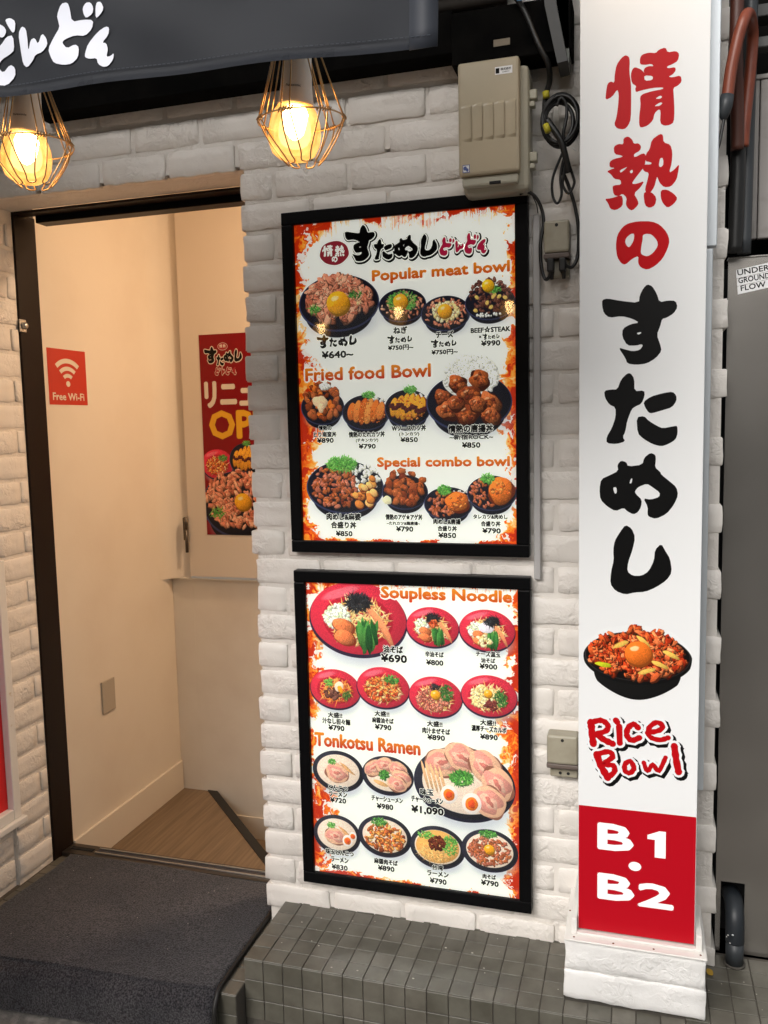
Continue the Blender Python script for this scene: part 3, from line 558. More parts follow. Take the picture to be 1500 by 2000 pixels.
def bowl(c, kind, cx, cy, rx, ry):
    bowl_(c, kind, cx, cy, rx, ry)
    k = c.k; x0, x1, y0, y1 = [int(v) for v in (max(0, (cx - rx) * k), min(c.W, (cx + rx) * k), max(0, (cy - ry * 1.3) * k), min(c.H, (cy + ry) * k))]
    Y, X = np.mgrid[y0:y1, x0:x1]
    r = np.sqrt(((X / k - cx) / (rx * .82)) ** 2 + ((Y / k - cy + ry * .15) / (ry * 1.0)) ** 2)
    w_ = np.clip((1 - r) * 6, 0, 1)
    n = (c.n[(Y * 5) % 256, (X * 5) % 256] - .5) * .55 + (nrs.rand(*Y.shape) - .5) * .22
    p = c.a[y0:y1, x0:x1]; sat = np.clip((p.max(2) - p.min(2)) * 4, .15, 1)
    c.a[y0:y1, x0:x1] = np.clip(p * (1 + n * w_ * sat)[..., None], 0, 1)
def bowl_(c, kind, cx, cy, rx, ry):
    S = rx / 62.
    c.blob(cx + rx * .08, cy + ry * .62, rx * .86, ry * .66, 0, (.70, .72, .78), .02, .05, soft=14 * c.k * S, alpha=.6)   # printed ground shadow of the cut-out
    if kind[:2] == 'r_':
        c.blob(cx, cy + ry * .06, rx * 1.01, ry * 1.0, .06, (.16, .11, .20), .0, .1)
        c.blob(cx, cy, rx * .985, ry * .965, .06, (.82, .16, .24), .0, .22)
        c.blob(cx, cy + ry * .06, rx * .72, ry * .68, .06, (.70, .10, .17), .0, .15, soft=5)
        c.blob(cx - rx * .35, cy - ry * .66, rx * .38, ry * .12, -.3, (.95, .55, .60), .1, .1, soft=6, alpha=.55)
    elif kind[:2] == 'k_':
        c.blob(cx, cy + ry * .04, rx * 1.01, ry * 1.0, .05, (.10, .10, .18), .0, .2)
        c.blob(cx, cy, rx * .98, ry * .96, .05, (.13, .13, .17), .0, .5)
        c.blob(cx, cy + ry * .02, rx * .84, ry * .80, .05, (.93, .84, .76), .0, .12)
    else:
        c.blob(cx, cy + ry * .42, rx * .84, ry * .84, 0, (.08, .08, .12), .0, .5)
        c.blob(cx, cy + ry * .05, rx * 1.0, ry * 1.0, 0, (.20, .22, .36), .0, .3)
        c.blob(cx, cy + ry * .02, rx * .97, ry * .96, 0, (.07, .07, .11), .0, .3)
    s = 6.2 * math.sqrt(S) if S > 1.3 else 5.6
    top = cy - ry * .12
    if kind == 'meat_egg':
        pile(c, cx, top, rx * .80, ry * .78, 110, s * 2.1, MEAT, .5, .5); pile(c, cx, top, rx * .78, ry * .74, 90, s * .9, MEAT, .3, .5); strands(c, cx - rx * .60, cy + ry * .22, 16, 10, 34, 8, GREEN + DKGREEN[:1]); strands(c, cx + rx * .42, cy - ry * .22, 17, 8, 34, 7, DKGREEN + GREEN[:1]); strands(c, cx + rx * .5, cy + ry * .05, 8, 6, 8, 5, CHEESE)
        yolk(c, cx - rx * .02, cy + ry * .02, 31)
    elif kind == 'negi':
        pile(c, cx, cy + 2, rx * .86, ry * .80, 60, s, MEAT, .5); strands(c, cx, top - 3, rx * .62, ry * .62, 240, 5, GREEN, .22); yolk(c, cx - 5, top - 4, 19)
    elif kind == 'cheese':
        pile(c, cx, cy, rx * .86, ry * .84, 80, s, MEAT, .5); pile(c, cx, top + 2, rx * .52, ry * .58, 50, s, CHEESE, .6, .85); yolk(c, cx - 3, cy - 5, 18)
    elif kind == 'steak':
        pile(c, cx, top - 10, rx * .82, ry * 1.0, 90, s, DKMEAT, .6)
        for _ in range(8): c.blob(cx + (nrs.rand() - .5) * rx * 1.3, cy + (nrs.rand() - .5) * ry, 6, 4.5, nrs.rand() * 3, (.90, .74, .36), .1, .2)
        strands(c, cx + 10, top - 24, 18, 8, 60, 4, GREEN, .25); yolk(c, cx - 5, top - 36, 15, (.96, .70, .10)); pile(c, cx, cy + ry * .72, rx * .55, 4, 20, 3, RICEPAL, .8, .8)
    elif kind in ('nanban', 'chicken'):
        pile(c, cx, top - 8, rx * .84, ry * 1.0, 46, s * 1.9, BROWN if kind == 'chicken' else KATSU[:1] + BROWN[:3], .75)
        if kind == 'nanban': c.blob(cx - 6, cy - 12, 21, 17, 0, (.94, .80, .62), .2, .2); c.blob(cx - 5, cy + 4, 8, 14, 0, (.94, .80, .62), .2, .2); pile(c, cx + 6, cy - ry * 1.12, 15, 8, 30, 4, RICEPAL, .7, .85)
        else: c.blob(cx - rx * .78, cy + ry * .5, 13, 11, 0, (.93, .90, .72), .15, .2)
    elif kind in ('katsu', 'saucekatsu'):
        pile(c, cx + rx * .4, cy - ry * .4, rx * .5, ry * .4, 30, s, RICEPAL, .7, .85)
        n = 6
        for i in range(n):
            x = cx - rx * .6 + i * rx * .24; hh = 1 - .35 * abs(i - 2.5) / 2.5 - .05
            c.blob(x + 1.5, cy - 1, rx * .19, ry * .88 * hh, .22, (.45, .14, .06), .06, .1); c.blob(x, cy - 2, rx * .165, ry * .85 * hh, .22, KATSU[i % 4] if kind == 'katsu' else (.93, .62, .16), .06, .3)
        pile(c, cx + rx * .1, cy + 2, rx * .75, ry * .7, 40, 2.5, KATSU, .8, .8)
        if kind == 'saucekatsu':
            for i in range(14): c.blob(cx - rx * .7 + i * rx * .11, cy - 6 + 6 * math.sin(i * 1.3) + i * 1.2, 7, 6.5, 0, (.28, .10, .10), .3, .4)
        strands(c, cx + rx * .12, cy - ry * .95, 17, 9, 90, 4.5, GREEN, .25)
    elif kind == 'karaage':
        c.blob(cx + rx * .05, cy - ry * .82, rx * .64, ry * .74, 0, (.93, .92, .88), .1, .1); pile(c, cx + rx * .05, cy - ry * .85, rx * .62, ry * .72, 420, 6, RICEPAL, .7, .93)
        for (a, b, r) in ((-.62, -.18, 22), (-.25, -.62, 24), (.25, -.75, 26), (.02, -.2, 30), (-.5, .28, 27), (.5, .05, 28), (-.05, .42, 30), (.5, .5, 25), (-.3, .05, 22), (.2, .1, 22)):
            x, y = cx + a * rx, cy + b * ry; c.blob(x + 2, y + 4, r * 1.05, r * .85, nrs.rand(), (.22, .07, .03), .15, .1)
            c.blob(x, y, r, r * .78, nrs.rand(), BROWN[nrs.randint(5)], .25, .6); pile(c, x, y, r * .75, r * .5, 14, r * .2, BROWN, .7, .7, .5)
            c.blob(x - r * .3, y - r * .35, r * .22, r * .1, -.4, (.95, .70, .50), .3, .1, alpha=.8)
    elif kind in ('combo', 'combo2', 'combo3'):
        big = kind == 'combo'
        pile(c, cx + rx * .5, cy - ry * .3, rx * .4, ry * .5, 40, s * .8, RICEPAL, .7, .85)
        pile(c, cx - rx * .25, cy, rx * .58, ry * .82, 90 if big else 50, s * 1.1, BROWN[:1] + MEAT[1:2] + BROWN[2:3] + MEAT[3:4], .55)
        if big:
            for _ in range(16):
                x, y = cx + rx * (.18 + .62 * nrs.rand()), cy + ry * (-.35 + 1.05 * nrs.rand()); q = 9 + 4 * nrs.rand()
                c.blob(x + 1, y + 2, q * 1.05, q * .9, .6, (.45, .16, .06), .1, .1); c.blob(x, y, q, q * .8, .6, TOFU[nrs.randint(3)], .08, .3)
            pile(c, cx, cy + ry * .4, rx * .6, ry * .3, 30, 4, BROWN, .7)
            strands(c, cx - rx * .06, cy - ry * .82, 42, 19, 260, 8, GREEN, .18)
        else:
            c.blob(cx + rx * .38, cy - ry * .05, rx * .52, ry * (.8 if kind == 'combo3' else .62), .2, (.40, .14, .06), .1, .2)
            c.blob(cx + rx * .36, cy - ry * .1, rx * .48, ry * (.76 if kind == 'combo3' else .56), .2, KATSU[0], .12, .5); pile(c, cx + rx * .36, cy - ry * .1, rx * .38, ry * .45, 26, 4, KATSU + BROWN[:1], .7, .8)
            strands(c, cx - rx * .15, cy - ry * .78, 17, 12, 110, 5, GREEN, .25)
    elif kind in ('r_big', 'r_spicy', 'r_cheese'):
        f = S * 1.0; q = 5.5 * math.sqrt(f)
        strands(c, cx, cy + ry * .1, rx * .62, ry * .6, int(120 * f), 11 * math.sqrt(f), NOODLE, .13)
        pile(c, cx - rx * .42, cy - ry * .02, rx * .26, ry * .32, int(50 * f), q, RICEPAL[:2] + [(.82, .86, .68)], .6, .85)
        for i in range(7): c.blob(cx + rx * (.28 + .055 * i), cy + ry * (-.2 + .10 * i), rx * .3, ry * .07, 1.0 + i * .03, (.88, .52, .34), .06, .3)
        for i in range(26): c.blob(cx + rx * (.02 + .36 * nrs.rand()), cy + ry * (.32 + .3 * nrs.rand()), rx * .05, ry * .34, nrs.rand() * .5 - .25, DKGREEN[nrs.randint(4)], .1, .4)
        for a, b in ((-.3, .22), (-.28, .52)):
            c.blob(cx + rx * a + 2, cy + ry * b + 2, rx * .24, ry * .21, .3, (.50, .18, .08), .06, .1); c.blob(cx + rx * a, cy + ry * b, rx * .22, ry * .19, .3, (.90, .46, .26), .08, .5)
        if kind == 'r_cheese': c.blob(cx - rx * .02, cy - ry * .12, rx * .28, ry * .25, 0, (.92, .88, .92), .05, .2); pile(c, cx - rx * .1, cy + ry * .5, rx * .3, ry * .25, 24, 5, CHEESE, .6, .9)
        strands(c, cx + rx * (.02 if kind != 'r_cheese' else .2), cy - ry * .42, rx * .24, ry * .20, int(90 * f), 8 * math.sqrt(f), NORI, .14)
        if kind == 'r_spicy': pile(c, cx, cy - ry * .15, rx * .2, ry * .15, 14, 5, RED, .6)
    elif kind in ('r_tan', 'r_mabo', 'r_niku', 'r_carb'):
        strands(c, cx, cy + ry * .12, rx * .62, ry * .60, 150, 12, NOODLE if kind != 'r_tan' else [(.92, .55, .22), (.86, .42, .16), (.95, .66, .32)], .13)
        if kind == 'r_tan':
            pile(c, cx - rx * .1, cy + ry * .22, rx * .3, ry * .26, 22, 6, DKMEAT, .7); strands(c, cx - rx * .25, cy - ry * .28, 13, 11, 60, 5, [(.62, .80, .36)] + GREEN, .2); strands(c, cx + rx * .45, cy + ry * .28, 11, 12, 50, 6, DKGREEN, .15); c.blob(cx + rx * .15, cy - ry * .12, 13, 15, .5, (.95, .86, .74), .05, .2); c.blob(cx + rx * .2, cy + ry * .02, 7, 11, -.4, (.96, .60, .12), .1, .2)
        elif kind == 'r_mabo':
            pile(c, cx - rx * .05, cy + ry * .08, rx * .62, ry * .58, 100, 6, RED + TOFU, .7); strands(c, cx + rx * .35, cy - ry * .4, 20, 12, 90, 5, DKGREEN[:2] + GREEN, .25)
        elif kind == 'r_niku':
            pile(c, cx - rx * .1, cy + ry * .15, rx * .6, ry * .55, 90, 8, [(.80, .42, .34), (.66, .30, .24), (.88, .56, .46)], .3); strands(c, cx + rx * .42, cy - ry * .2, 17, 22, 100, 6, DKGREEN, .2); strands(c, cx - rx * .02, cy - ry * .45, 13, 8, 40, 6, NORI, .2); yolk(c, cx, cy - ry * .1, 13)
        else:
            pile(c, cx - rx * .2, cy + ry * .05, rx * .48, ry * .50, 70, 6, CHEESE, .7, .9); strands(c, cx + rx * .42, cy + ry * .12, 17, 22, 100, 6, DKGREEN, .2); pile(c, cx + rx * .08, cy + ry * .42, rx * .22, ry * .24, 26, 7, [(.52, .22, .20), (.42, .16, .15)], .3); yolk(c, cx - 2, cy - ry * .1, 11)
    elif kind in ('k_ton', 'k_egg'):
        slice_(c, cx - rx * .05, cy + ry * .12, rx * .46, .2)
        for i in range(4): c.blob(cx + rx * (.25 + .08 * i), cy - ry * (.28 - .1 * i), rx * .2, 2.4, .5, (.82, .60, .38), .1, .2)
        strands(c, cx - rx * .22, cy - ry * .42, 12, 8, 50, 4, GREEN, .25)
        if kind == 'k_egg': egg_half(c, cx + rx * .45, cy + ry * .28, 15); egg_half(c, cx + rx * .68, cy + ry * .02, 11)
    elif kind == 'k_cha':
        for a, b in ((-.55, -.3), (-.1, -.48), (.4, -.32), (.55, .1), (.35, .4)): slice_(c, cx + rx * a, cy + ry * b, rx * .38, a)
        c.blob(cx - rx * .28, cy + ry * .45, rx * .3, 6, .3, (.88, .66, .42), .05, .2); strands(c, cx - rx * .14, cy + ry * .02, 14, 13, 110, 4.5, DKGREEN[1:] + GREEN[:1], .3)
    elif kind == 'k_big':
        for a, b in ((-.42, -.5), (-.02, -.68), (.42, -.5), (.66, -.06), (.5, .42)): slice_(c, cx + rx * a, cy + ry * b, rx * .36, .4 + a)
        for i in range(5): c.blob(cx - rx * (.78 - .09 * i), cy - ry * (.12 - .03 * i), 4, ry * .4, -.25, (.90, .70, .50), .06, .25)
        strands(c, cx - rx * .05, cy - ry * .12, 30, 20, 180, 8, DKGREEN[1:] + GREEN, .25)
        egg_half(c, cx - rx * .30, cy + ry * .34, 23); egg_half(c, cx + rx * .15, cy + ry * .52, 26)
    elif kind == 'k_mabo':
        pile(c, cx, cy + ry * .08, rx * .74, ry * .66, 110, 7, RED[2:3] + TOFU + BROWN[:3], .6); strands(c, cx - rx * .18, cy - ry * .62, 22, 11, 110, 5, DKGREEN[1:] + GREEN, .25)
    elif kind == 'k_taiwan':
        c.blob(cx, cy, rx * .80, ry * .76, 0, (.93, .66, .34), .02, .2); strands(c, cx - 8, cy + ry * .3, rx * .55, ry * .35, 90, 16, [(.95, .76, .46), (.90, .64, .34)], .07)
        strands(c, cx + rx * .45, cy - ry * .12, rx * .28, ry * .46, 120, 5, GREEN, .3); strands(c, cx - rx * .4, cy - ry * .48, rx * .3, ry * .16, 60, 5, GREEN, .3); pile(c, cx - 2, cy - ry * .18, rx * .3, ry * .34, 50, 5, [(.34, .12, .08), (.26, .08, .06), (.45, .18, .10)], .8)
    elif kind == 'k_niku':
        pile(c, cx, cy + ry * .06, rx * .74, ry * .66, 120, 7, BROWN[2:3] + MEAT[1:2] + BROWN[:1] + MEAT[3:4], .5); strands(c, cx - rx * .04, cy - ry * .74, 24, 9, 110, 5, DKGREEN[1:] + GREEN, .25); yolk(c, cx - 1, cy - 2, 14)
    elif kind == 'door':
        pile(c, cx, top, rx * .9, ry * .86, 200, 17, MEAT, .5); strands(c, cx - rx * .6, cy + ry * .3, 30, 20, 26, 14, GREEN); yolk(c, cx + rx * .1, cy - ry * .05, 36)

def flames(c, seed):
    H, W = c.H, c.W; k = c.k
    Y, X = np.mgrid[0:H, 0:W].astype(float); X /= k; Y /= k; w, h = W / k, H / k
    wl = 16 + 62 * np.clip(fbm(H, 4, 7, 3)[:, :1] - .25, 0, 1) * 1.5
    wr = 14 + 62 * np.clip(fbm(H, 4, 7, 3)[:, :1] - .25, 0, 1) * 1.5
    n1 = fbm(H, W, 16, 5); n2 = fbm(H, W, 34, 4); n3 = fbm(H, W, 22, 4); n4 = fbm(H, W, 22, 4)
    YI = np.clip((np.arange(H)[:, None] + (n3 - .5) * 130 * k), 0, H - 1).astype(int); XI_ = np.clip((np.arange(W)[None] + (n4 - .5) * 130 * k), 0, W - 1).astype(int)
    n1 = n1[YI, XI_]; n2 = n2[YI, XI_]
    topd = 1 + 34 * np.clip(fbm(4, W, 4, 2)[:1] - .48, 0, 1) * 2
    wob = (n1 - .5) * 105
    d = np.maximum(1 - (X + wob) / wl, 1 - (w - X + wob) / wr)
    d = np.maximum(d, 1 - (Y + wob * .6) / topd); d = np.maximum(d, 1 - (h - Y + wob * .5) / (6 + 0 * Y))
    holes = n2 > .60
    t = np.clip(d, 0, 1.6)
    al = np.clip(d * 9, 0, 1) * np.where(holes & (d < .75), .08, 1)
    tt = np.clip(.36 + t * .60 + (n2 - .5) * 2.6, 0, 1)
    c0, c1, c2, c3 = np.array((1., .80, .52)), np.array((.98, .58, .14)), np.array((.90, .30, .04)), np.array((.74, .14, .03))
    T = tt[..., None] * 3
    cc = np.where(T < 1, c0 + (c1 - c0) * T, np.where(T < 2, c1 + (c2 - c1) * (T - 1), c2 + (c3 - c2) * (T - 2)))
    c.a = c.a * (1 - al[..., None]) + cc * al[..., None]

PW, PH = 580., MENU['h'] * 1000
def menu_canvas(bowls, wide=False):
    c = Canvas(PW, PH, 1.6, (.955, .955, .925)); flames(c, 1)
    for kd, cx, cy, rx, ry in bowls: bowl(c, kd, cx, cy, rx, ry)
    return c
IMG_U = menu_canvas(BOWL_U).image('menu_print_upper')
IMG_L = menu_canvas([(k if k[:2] != 'r_' else k, *r) for k, *r in BOWL_L]).image('menu_print_lower')
# ============================================================ THE SETTING
Z0 = -0.07                        # street level
XL = -0.98                        # plane of the left return wall
XI = -0.985
# street: one sheet to the horizon
bm = bmesh.new()
vs = [bm.verts.new(p) for p in ((-60, -60, Z0), (60, -60, Z0), (60, .10, Z0), (-60, .10, Z0))]; bm.faces.new(vs)
struct(mesh_obj('street', bm, M['asphalt']), 'worn grey asphalt street in front of the doorway')

# the house across the lane: out of the frame, it fills the reflections and the low sky
ob = thing('opposite_building', 'grey rendered house across the lane, seen only in reflections', 'building', (0, -8, Z0))
bm = bmesh.new(); box(bm, -14, 14, -2, 0, 0, 4.2); mesh_obj('wall', bm, M['concrete'], ob)
for k in range(7):
    bm = bmesh.new(); box(bm, -12 + 3.6 * k, -10.2 + 3.6 * k, .002, .05, 2.8, 3.8); mesh_obj('window', bm, M['steelrail'], ob)
    bm = bmesh.new(); box(bm, -12.4 + 3.6 * k, -10.0 + 3.6 * k, .002, .06, .1, 2.4); mesh_obj('shopfront', bm, M['siding'] if k % 2 else M['dark'], ob)

# interior of the stairwell
def wall(name, dims, m, label=None, bev=0.): return struct(box_obj(name, dims, m, None, bev), label)
left_in = wall('stairwell_side_wall', (XI - .1, XI, .232, 1.06, -.6, 2.62), M['plaster'], 'cream side wall inside the doorway')
bm = bmesh.new(); box(bm, XI, XI + .012, .236, .970, -.06, .067, bev=.002)
mesh_obj('skirting', bm, M['skirting'], left_in)
back_in = wall('stairwell_back_wall', (XI + .097, .9, .975, 1.06, -1.2, .866), M['plaster_lower'], 'plain lower back wall of the stairwell')
bm = bmesh.new(); n_ = 8; g_ = []
for i in range(n_ + 1):
    a = math.pi / 2 * i / n_
    g_.append([bm.verts.new((XI - .0005 + .0965 * (1 - math.cos(a)), .875 + .0945 * math.sin(a), z)) for z in (.874, 2.62)])
for i in range(n_): bm.faces.new((g_[i][0], g_[i + 1][0], g_[i + 1][1], g_[i][1]))
mesh_obj('cove', bm, M['plaster'], back_in, smooth=True)
bm = bmesh.new(); box(bm, XI + .001, XI + .0965, .975, 1.06, -.6, .8655); mesh_obj('wall_strip', bm, M['plaster_lower'], back_in)
bm = bmesh.new(); box(bm, XI + .1, .9, .968, .9749, -.32, -.153, bev=.001); mesh_obj('skirting', bm, M['skirting'], back_in)
bm = bmesh.new(); box(bm, XI + .001, .9, .960, 1.06, .866, .8735, bev=.002); mesh_obj('ledge', bm, M['plaster_lower'], back_in)
wall('ceiling', (XI - .1, .9, .16, 1.06, 2.62, 2.7), M['plaster'], 'ceiling of the stairwell')
wall('stairwell_far_wall', (.9, 1.0, .16, 1.06, -1.2, 2.7), M['plaster'], 'far side wall of the stairwell')

# winder stairs
def prism(bm, pts, z0, z1):
    a = [bm.verts.new((x, y, z0)) for x, y in pts]; b = [bm.verts.new((x, y, z1)) for x, y in pts]
    n = len(pts)
    for i in range(n): bm.faces.new((a[i], a[(i + 1) % n], b[(i + 1) % n], b[i]))
    bm.faces.new(a[::-1]); bm.faces.new(b)
st = thing('winder_stairs', 'oak coloured winder stairs with black nosing going down inside the doorway', 'stairs', (-.8, .5, -.06))
def rel(bm, p=(-.8, .5, -.06)): bmesh.ops.translate(bm, verts=bm.verts, vec=[-a for a in p]); return bm
bm = bmesh.new(); prism(bm, [(XI, .24), (-.138, .24), (-.862, .974), (XI, .974)], -.30, -.060); mesh_obj('tread', rel(bm), M['wood'], st)
bm = bmesh.new(); prism(bm, [(-.137, .24), (-.09, .24), (-.815, .974), (-.861, .974)], -.10, -.056); mesh_obj('nosing', rel(bm), M['nosing'], st)
bm = bmesh.new(); prism(bm, [(-.15, .24), (.35, .24), (.35, .967), (-.87, .967)], -.45, -.247); mesh_obj('tread', rel(bm), M['wood'], st)

# ---------------- brick facade
CP, BP, BH = .0802, .211, .068      # course pitch, brick pitch, brick height
def brick_mesh(L, H, D, seed, name, nx=8, nz=3):
    """a block with uneven, rounded front arris; origin at the middle of its front bed, front towards -y"""
    r = random.Random(seed); bm = bmesh.new()
    xs = [-L / 2, -L / 2 + .0035] + [-L / 2 + .0035 + (L - .007) * i / (nx - 2) for i in range(1, nx - 2)] + [L / 2 - .0035, L / 2]
    zs = [-H / 2, -H / 2 + .0035] + [-H / 2 + .0035 + (H - .007) * i / nz for i in range(1, nz)] + [H / 2 - .0035, H / 2]
    o = Vector((seed * 3.7, seed * 1.3, 0))
    g = []
    for i, x in enumerate(xs):
        row = []
        for j, z in enumerate(zs):
            ex, ez = i in (0, len(xs) - 1), j in (0, len(zs) - 1)
            q = Vector((x * 22, z * 22, 0)) + o
            y = .0022 * noise.noise(q) + .0016 * noise.noise(q * 3)
            dx = .0035 * noise.noise(q + Vector((9, 0, 0))) if ex else 0
            dz = .0034 * noise.noise(q * 1.3 + Vector((0, 9, 0))) + .0022 * noise.noise(q * 5 + Vector((0, 9, 0))) if ez else 0
            if ex: y += .0026
            if ez: y += .0026
            if ex and ez: y += .001; dx -= math.copysign(.003, x); dz -= math.copysign(.003, z)
            row.append(bm.verts.new((x + dx, y, z + dz)))
        g.append(row)
    for i in range(len(xs) - 1):
        for j in range(len(zs) - 1): bm.faces.new((g[i][j], g[i + 1][j], g[i + 1][j + 1], g[i][j + 1]))
    ring = [g[i][0] for i in range(len(xs))] + [g[-1][j] for j in range(1, len(zs))] + [g[i][-1] for i in range(len(xs) - 2, -1, -1)] + [g[0][j] for j in range(len(zs) - 2, 0, -1)]
    back = [bm.verts.new((v.co.x, D, v.co.z)) for v in ring]
    for i in range(len(ring)): bm.faces.new((ring[i], back[i], back[(i + 1) % len(ring)], ring[(i + 1) % len(ring)]))
    bm.faces.new(back)
    bmesh.ops.recalc_face_normals(bm, faces=bm.faces)
    rs_ = set(ring)
    for v in ring:
        for e in v.link_edges:
            if e.other_vert(v) in rs_: e.smooth = False
    me = bpy.data.meshes.new(name); bm.to_mesh(me); bm.free(); me.materials.append(M['brick'])
    for p in me.polygons: p.use_smooth = True
    return me
FULL = [brick_mesh(.2, BH, .02, s, 'brick_full_%d' % s, 13) for s in range(12)]
HALF = [brick_mesh(.0945, BH, .02, 20 + s, 'brick_half_%d' % s, 6) for s in range(6)]
_var = {}
def brick_for(L, D=.02):
    L = round(L, 3)
    if abs(L - .2) < .002 and D == .02: return rnd.choice(FULL)
    if abs(L - .0945) < .004 and D == .02: return rnd.choice(HALF)
    k = (L, D, rnd.randrange(4))
    if k not in _var: _var[k] = brick_mesh(L, BH, D, 40 + len(_var), 'brick_cut', max(5, int(L / .025) + 2))
    return _var[k]

facade = thing('brick_facade', 'white painted brick front wall round the doorway and behind the menus', 'wall', (0, 0, .1))
bm = bmesh.new()
for d in ((-.116, 1.092, -.0070, .16, -.3, 2.188), (-1.4, 1.092, -.0070, .16, 2.196, 2.75)): box(bm, *d)
bm2 = bmesh.new(); bm2.free()
mortar = mesh_obj('mortar_bed', bm, M['joint'], facade); mortar.location = (0, 0, -.1)
# uneven plastered soffit under the lintel
bm = bmesh.new(); n = 24; g = []
for i in range(n + 1):
    x = -.985 + (.875) * i / n; row = []
    for j, y in enumerate((-.006, .03, .07, .10, .129)):
        row.append(bm.verts.new((x, y, 2.187 + .003 * noise.noise(Vector((x * 14, y * 14, 3))))))
    g.append(row)
for i in range(n):
    for j in range(4): bm.faces.new((g[i][j], g[i][j + 1], g[i + 1][j + 1], g[i + 1][j]))
o = mesh_obj('soffit_render', bm, M['joint'], facade, smooth=True); o.location = (0, 0, -.1)

MENU_BOX = [(.012, .643, MENU['z_u'] - MENU['h'] - .05, MENU['z_u'] - .012), (.012, .643, MENU['z_l'] - MENU['h'] - .05, MENU['z_l'] - .012)]
def hidden(x0, x1, z0, z1):
    return any(x0 > a and x1 < b and z0 > c and z1 < d for a, b, c, d in MENU_BOX)
nb = 0
for k in range(-1, 30):
    zc = .168 + CP * k - BH / 2
    if zc < .10 or zc > 2.50: continue
    even = k % 2 == 0
    x = -.135 + (0 if even else -.1055) - 6 * BP
    while x < 1.0:
        a, b = x + .0055, x + BP - .0055
        if even and abs(a - (-.1295)) < .004: pass
        lo, hi = a, b
        if zc < 2.18:
            if b < -.10: x += BP; continue
            lo = max(lo, -.127 + rnd.uniform(-.006, .006))
        else:
            if b < -1.08: x += BP; continue
        hi = min(hi, 1.101 + rnd.uniform(-.005, .004))
        if hi - lo < .03 or hi <= lo: x += BP; continue
        if zc > 2.40 and hi > .45 and False: pass
        L = hi - lo
        if not hidden(lo, hi, zc - BH / 2, zc + BH / 2) and not (.78 < lo and hi < 1.05 and False):
            corner = (lo < -.11 and zc < 2.18) or hi > 1.08
            me = brick_for(L if abs(L - .2) > .012 else .2, .150 if corner else .02)
            o = loose('brick', me, facade, ((lo + hi) / 2, -.0125 + rnd.uniform(-.0015, .0025), zc - .1), (L / max(v.co.x for v in me.vertices) / 2, 1, 1))
            nb += 1
        x += BP
# flat mortar fillets that let the bed joints read as smeared paint
# ---------------- left return wall: near part set back, far part (the jamb) a little proud
ret = thing('brick_return_wall', 'white painted brick side wall at the left of the doorway', 'wall', (XL, 0, .05))
bm = bmesh.new(); box(bm, XL - .16, XL - .0062, -.03, .13, -.07, 2.186); box(bm, XL - .16, XL - .0185, -1.6, -.0305, -.07, 2.75)
o = mesh_obj('mortar_bed', bm, M['joint'], ret); o.location = (-XL, 0, -.05)
for k in range(-1, 31):
    zc = .138 + CP * k - BH / 2
    if zc < .06 or zc > 2.5: continue
    even = k % 2 == 0
    if zc < 2.17:
        cuts = [(-.028, .124)] if even else [(-.028, .085), (.093, .124)]
        for a, b in cuts:
            if b - a < .05: me = brick_for(.031, .02)
            else: me = brick_for(round(b - a, 3), .022)
            loose('brick', me, ret, (rnd.uniform(-.002, .001), (a + b) / 2, zc - .05), (1, 1, 1), math.pi / 2)
    y = -.036 - (0 if even else .1)
    if not even: loose('brick', brick_for(.0945), ret, (-.013, -.085, zc - .05), (.95, 1, 1), math.pi / 2); y = -.138
    for _ in range(3):
        loose('brick', rnd.choice(FULL), ret, (-.013 + rnd.uniform(-.001, .002), y - .1, zc - .05), (1, 1, 1), math.pi / 2); y -= BP

# red sign in a white frame on the return wall
rs = thing('framed_red_sign', 'red sign in a pale frame on the left return wall, cut by the picture edge', 'sign', (XL - .002, -.3, .29))
box_obj('frame_bar', (-.01, .028, .230, .262, 0, .82), M['whitepaint'], rs, .003)
box_obj('frame_bar', (-.01, .028, -.7, .2295, 0, .035), M['whitepaint'], rs, .003)
box_obj('frame_bar', (-.01, .028, -.7, .2295, .785, .82), M['whitepaint'], rs, .003)
box_obj('red_panel', (-.008, .006, -.7, .2295, .0355, .7845), lit_mat('red_panel_face', (.62, .02, .02), .05), rs, 0)
box_obj('sill_strip', (-.01, .040, -.7, .275, -.022, -.0005), M['whitepaint'], rs, .004)

# ---------------- door frame
df = thing('door_frame', 'dark brown metal door frame with sliding track sill in the doorway', 'door frame', (-.9, .18, .05))
def rb(name, dims, m, parent, org, bev=.002):
    return box_obj(name, (dims[0] - org[0], dims[1] - org[0], dims[2] - org[1], dims[3] - org[1], dims[4] - org[2], dims[5] - org[2]), m, parent, bev)
O_ = (-.9, .18, .05)
rb('post', (XL - .06, XL + .0015, .1305, .2315, .045, 2.186), M['brown'], df, O_)
rb('head_beam', (-.936, .3, .180, .232, 2.158, 2.186), M['black'], df, O_)
rb('head_liner', (XL + .002, .3, .1305, .1795, 2.178, 2.186), M['brown'], df, O_)
sl = rb('sill', (XL + .002, .3, .165, .232, .0, .062), M['steelrail'], df, O_)
for y in (.187, .214): rb('rail', (-.86, .3, y - .0025, y + .0025, .0625, .0675), M['rail'], df, O_, .001)
rb('track_slot', (-.962, -.875, .192, .208, .0623, .0643), M['dark'], df, O_, 0)
rb('track_slot', (-.86, .3, .192, .208, .0621, .0641), mat('grey_track_floor', (.06, .06, .07), .4, metal=.5), df, O_, 0)
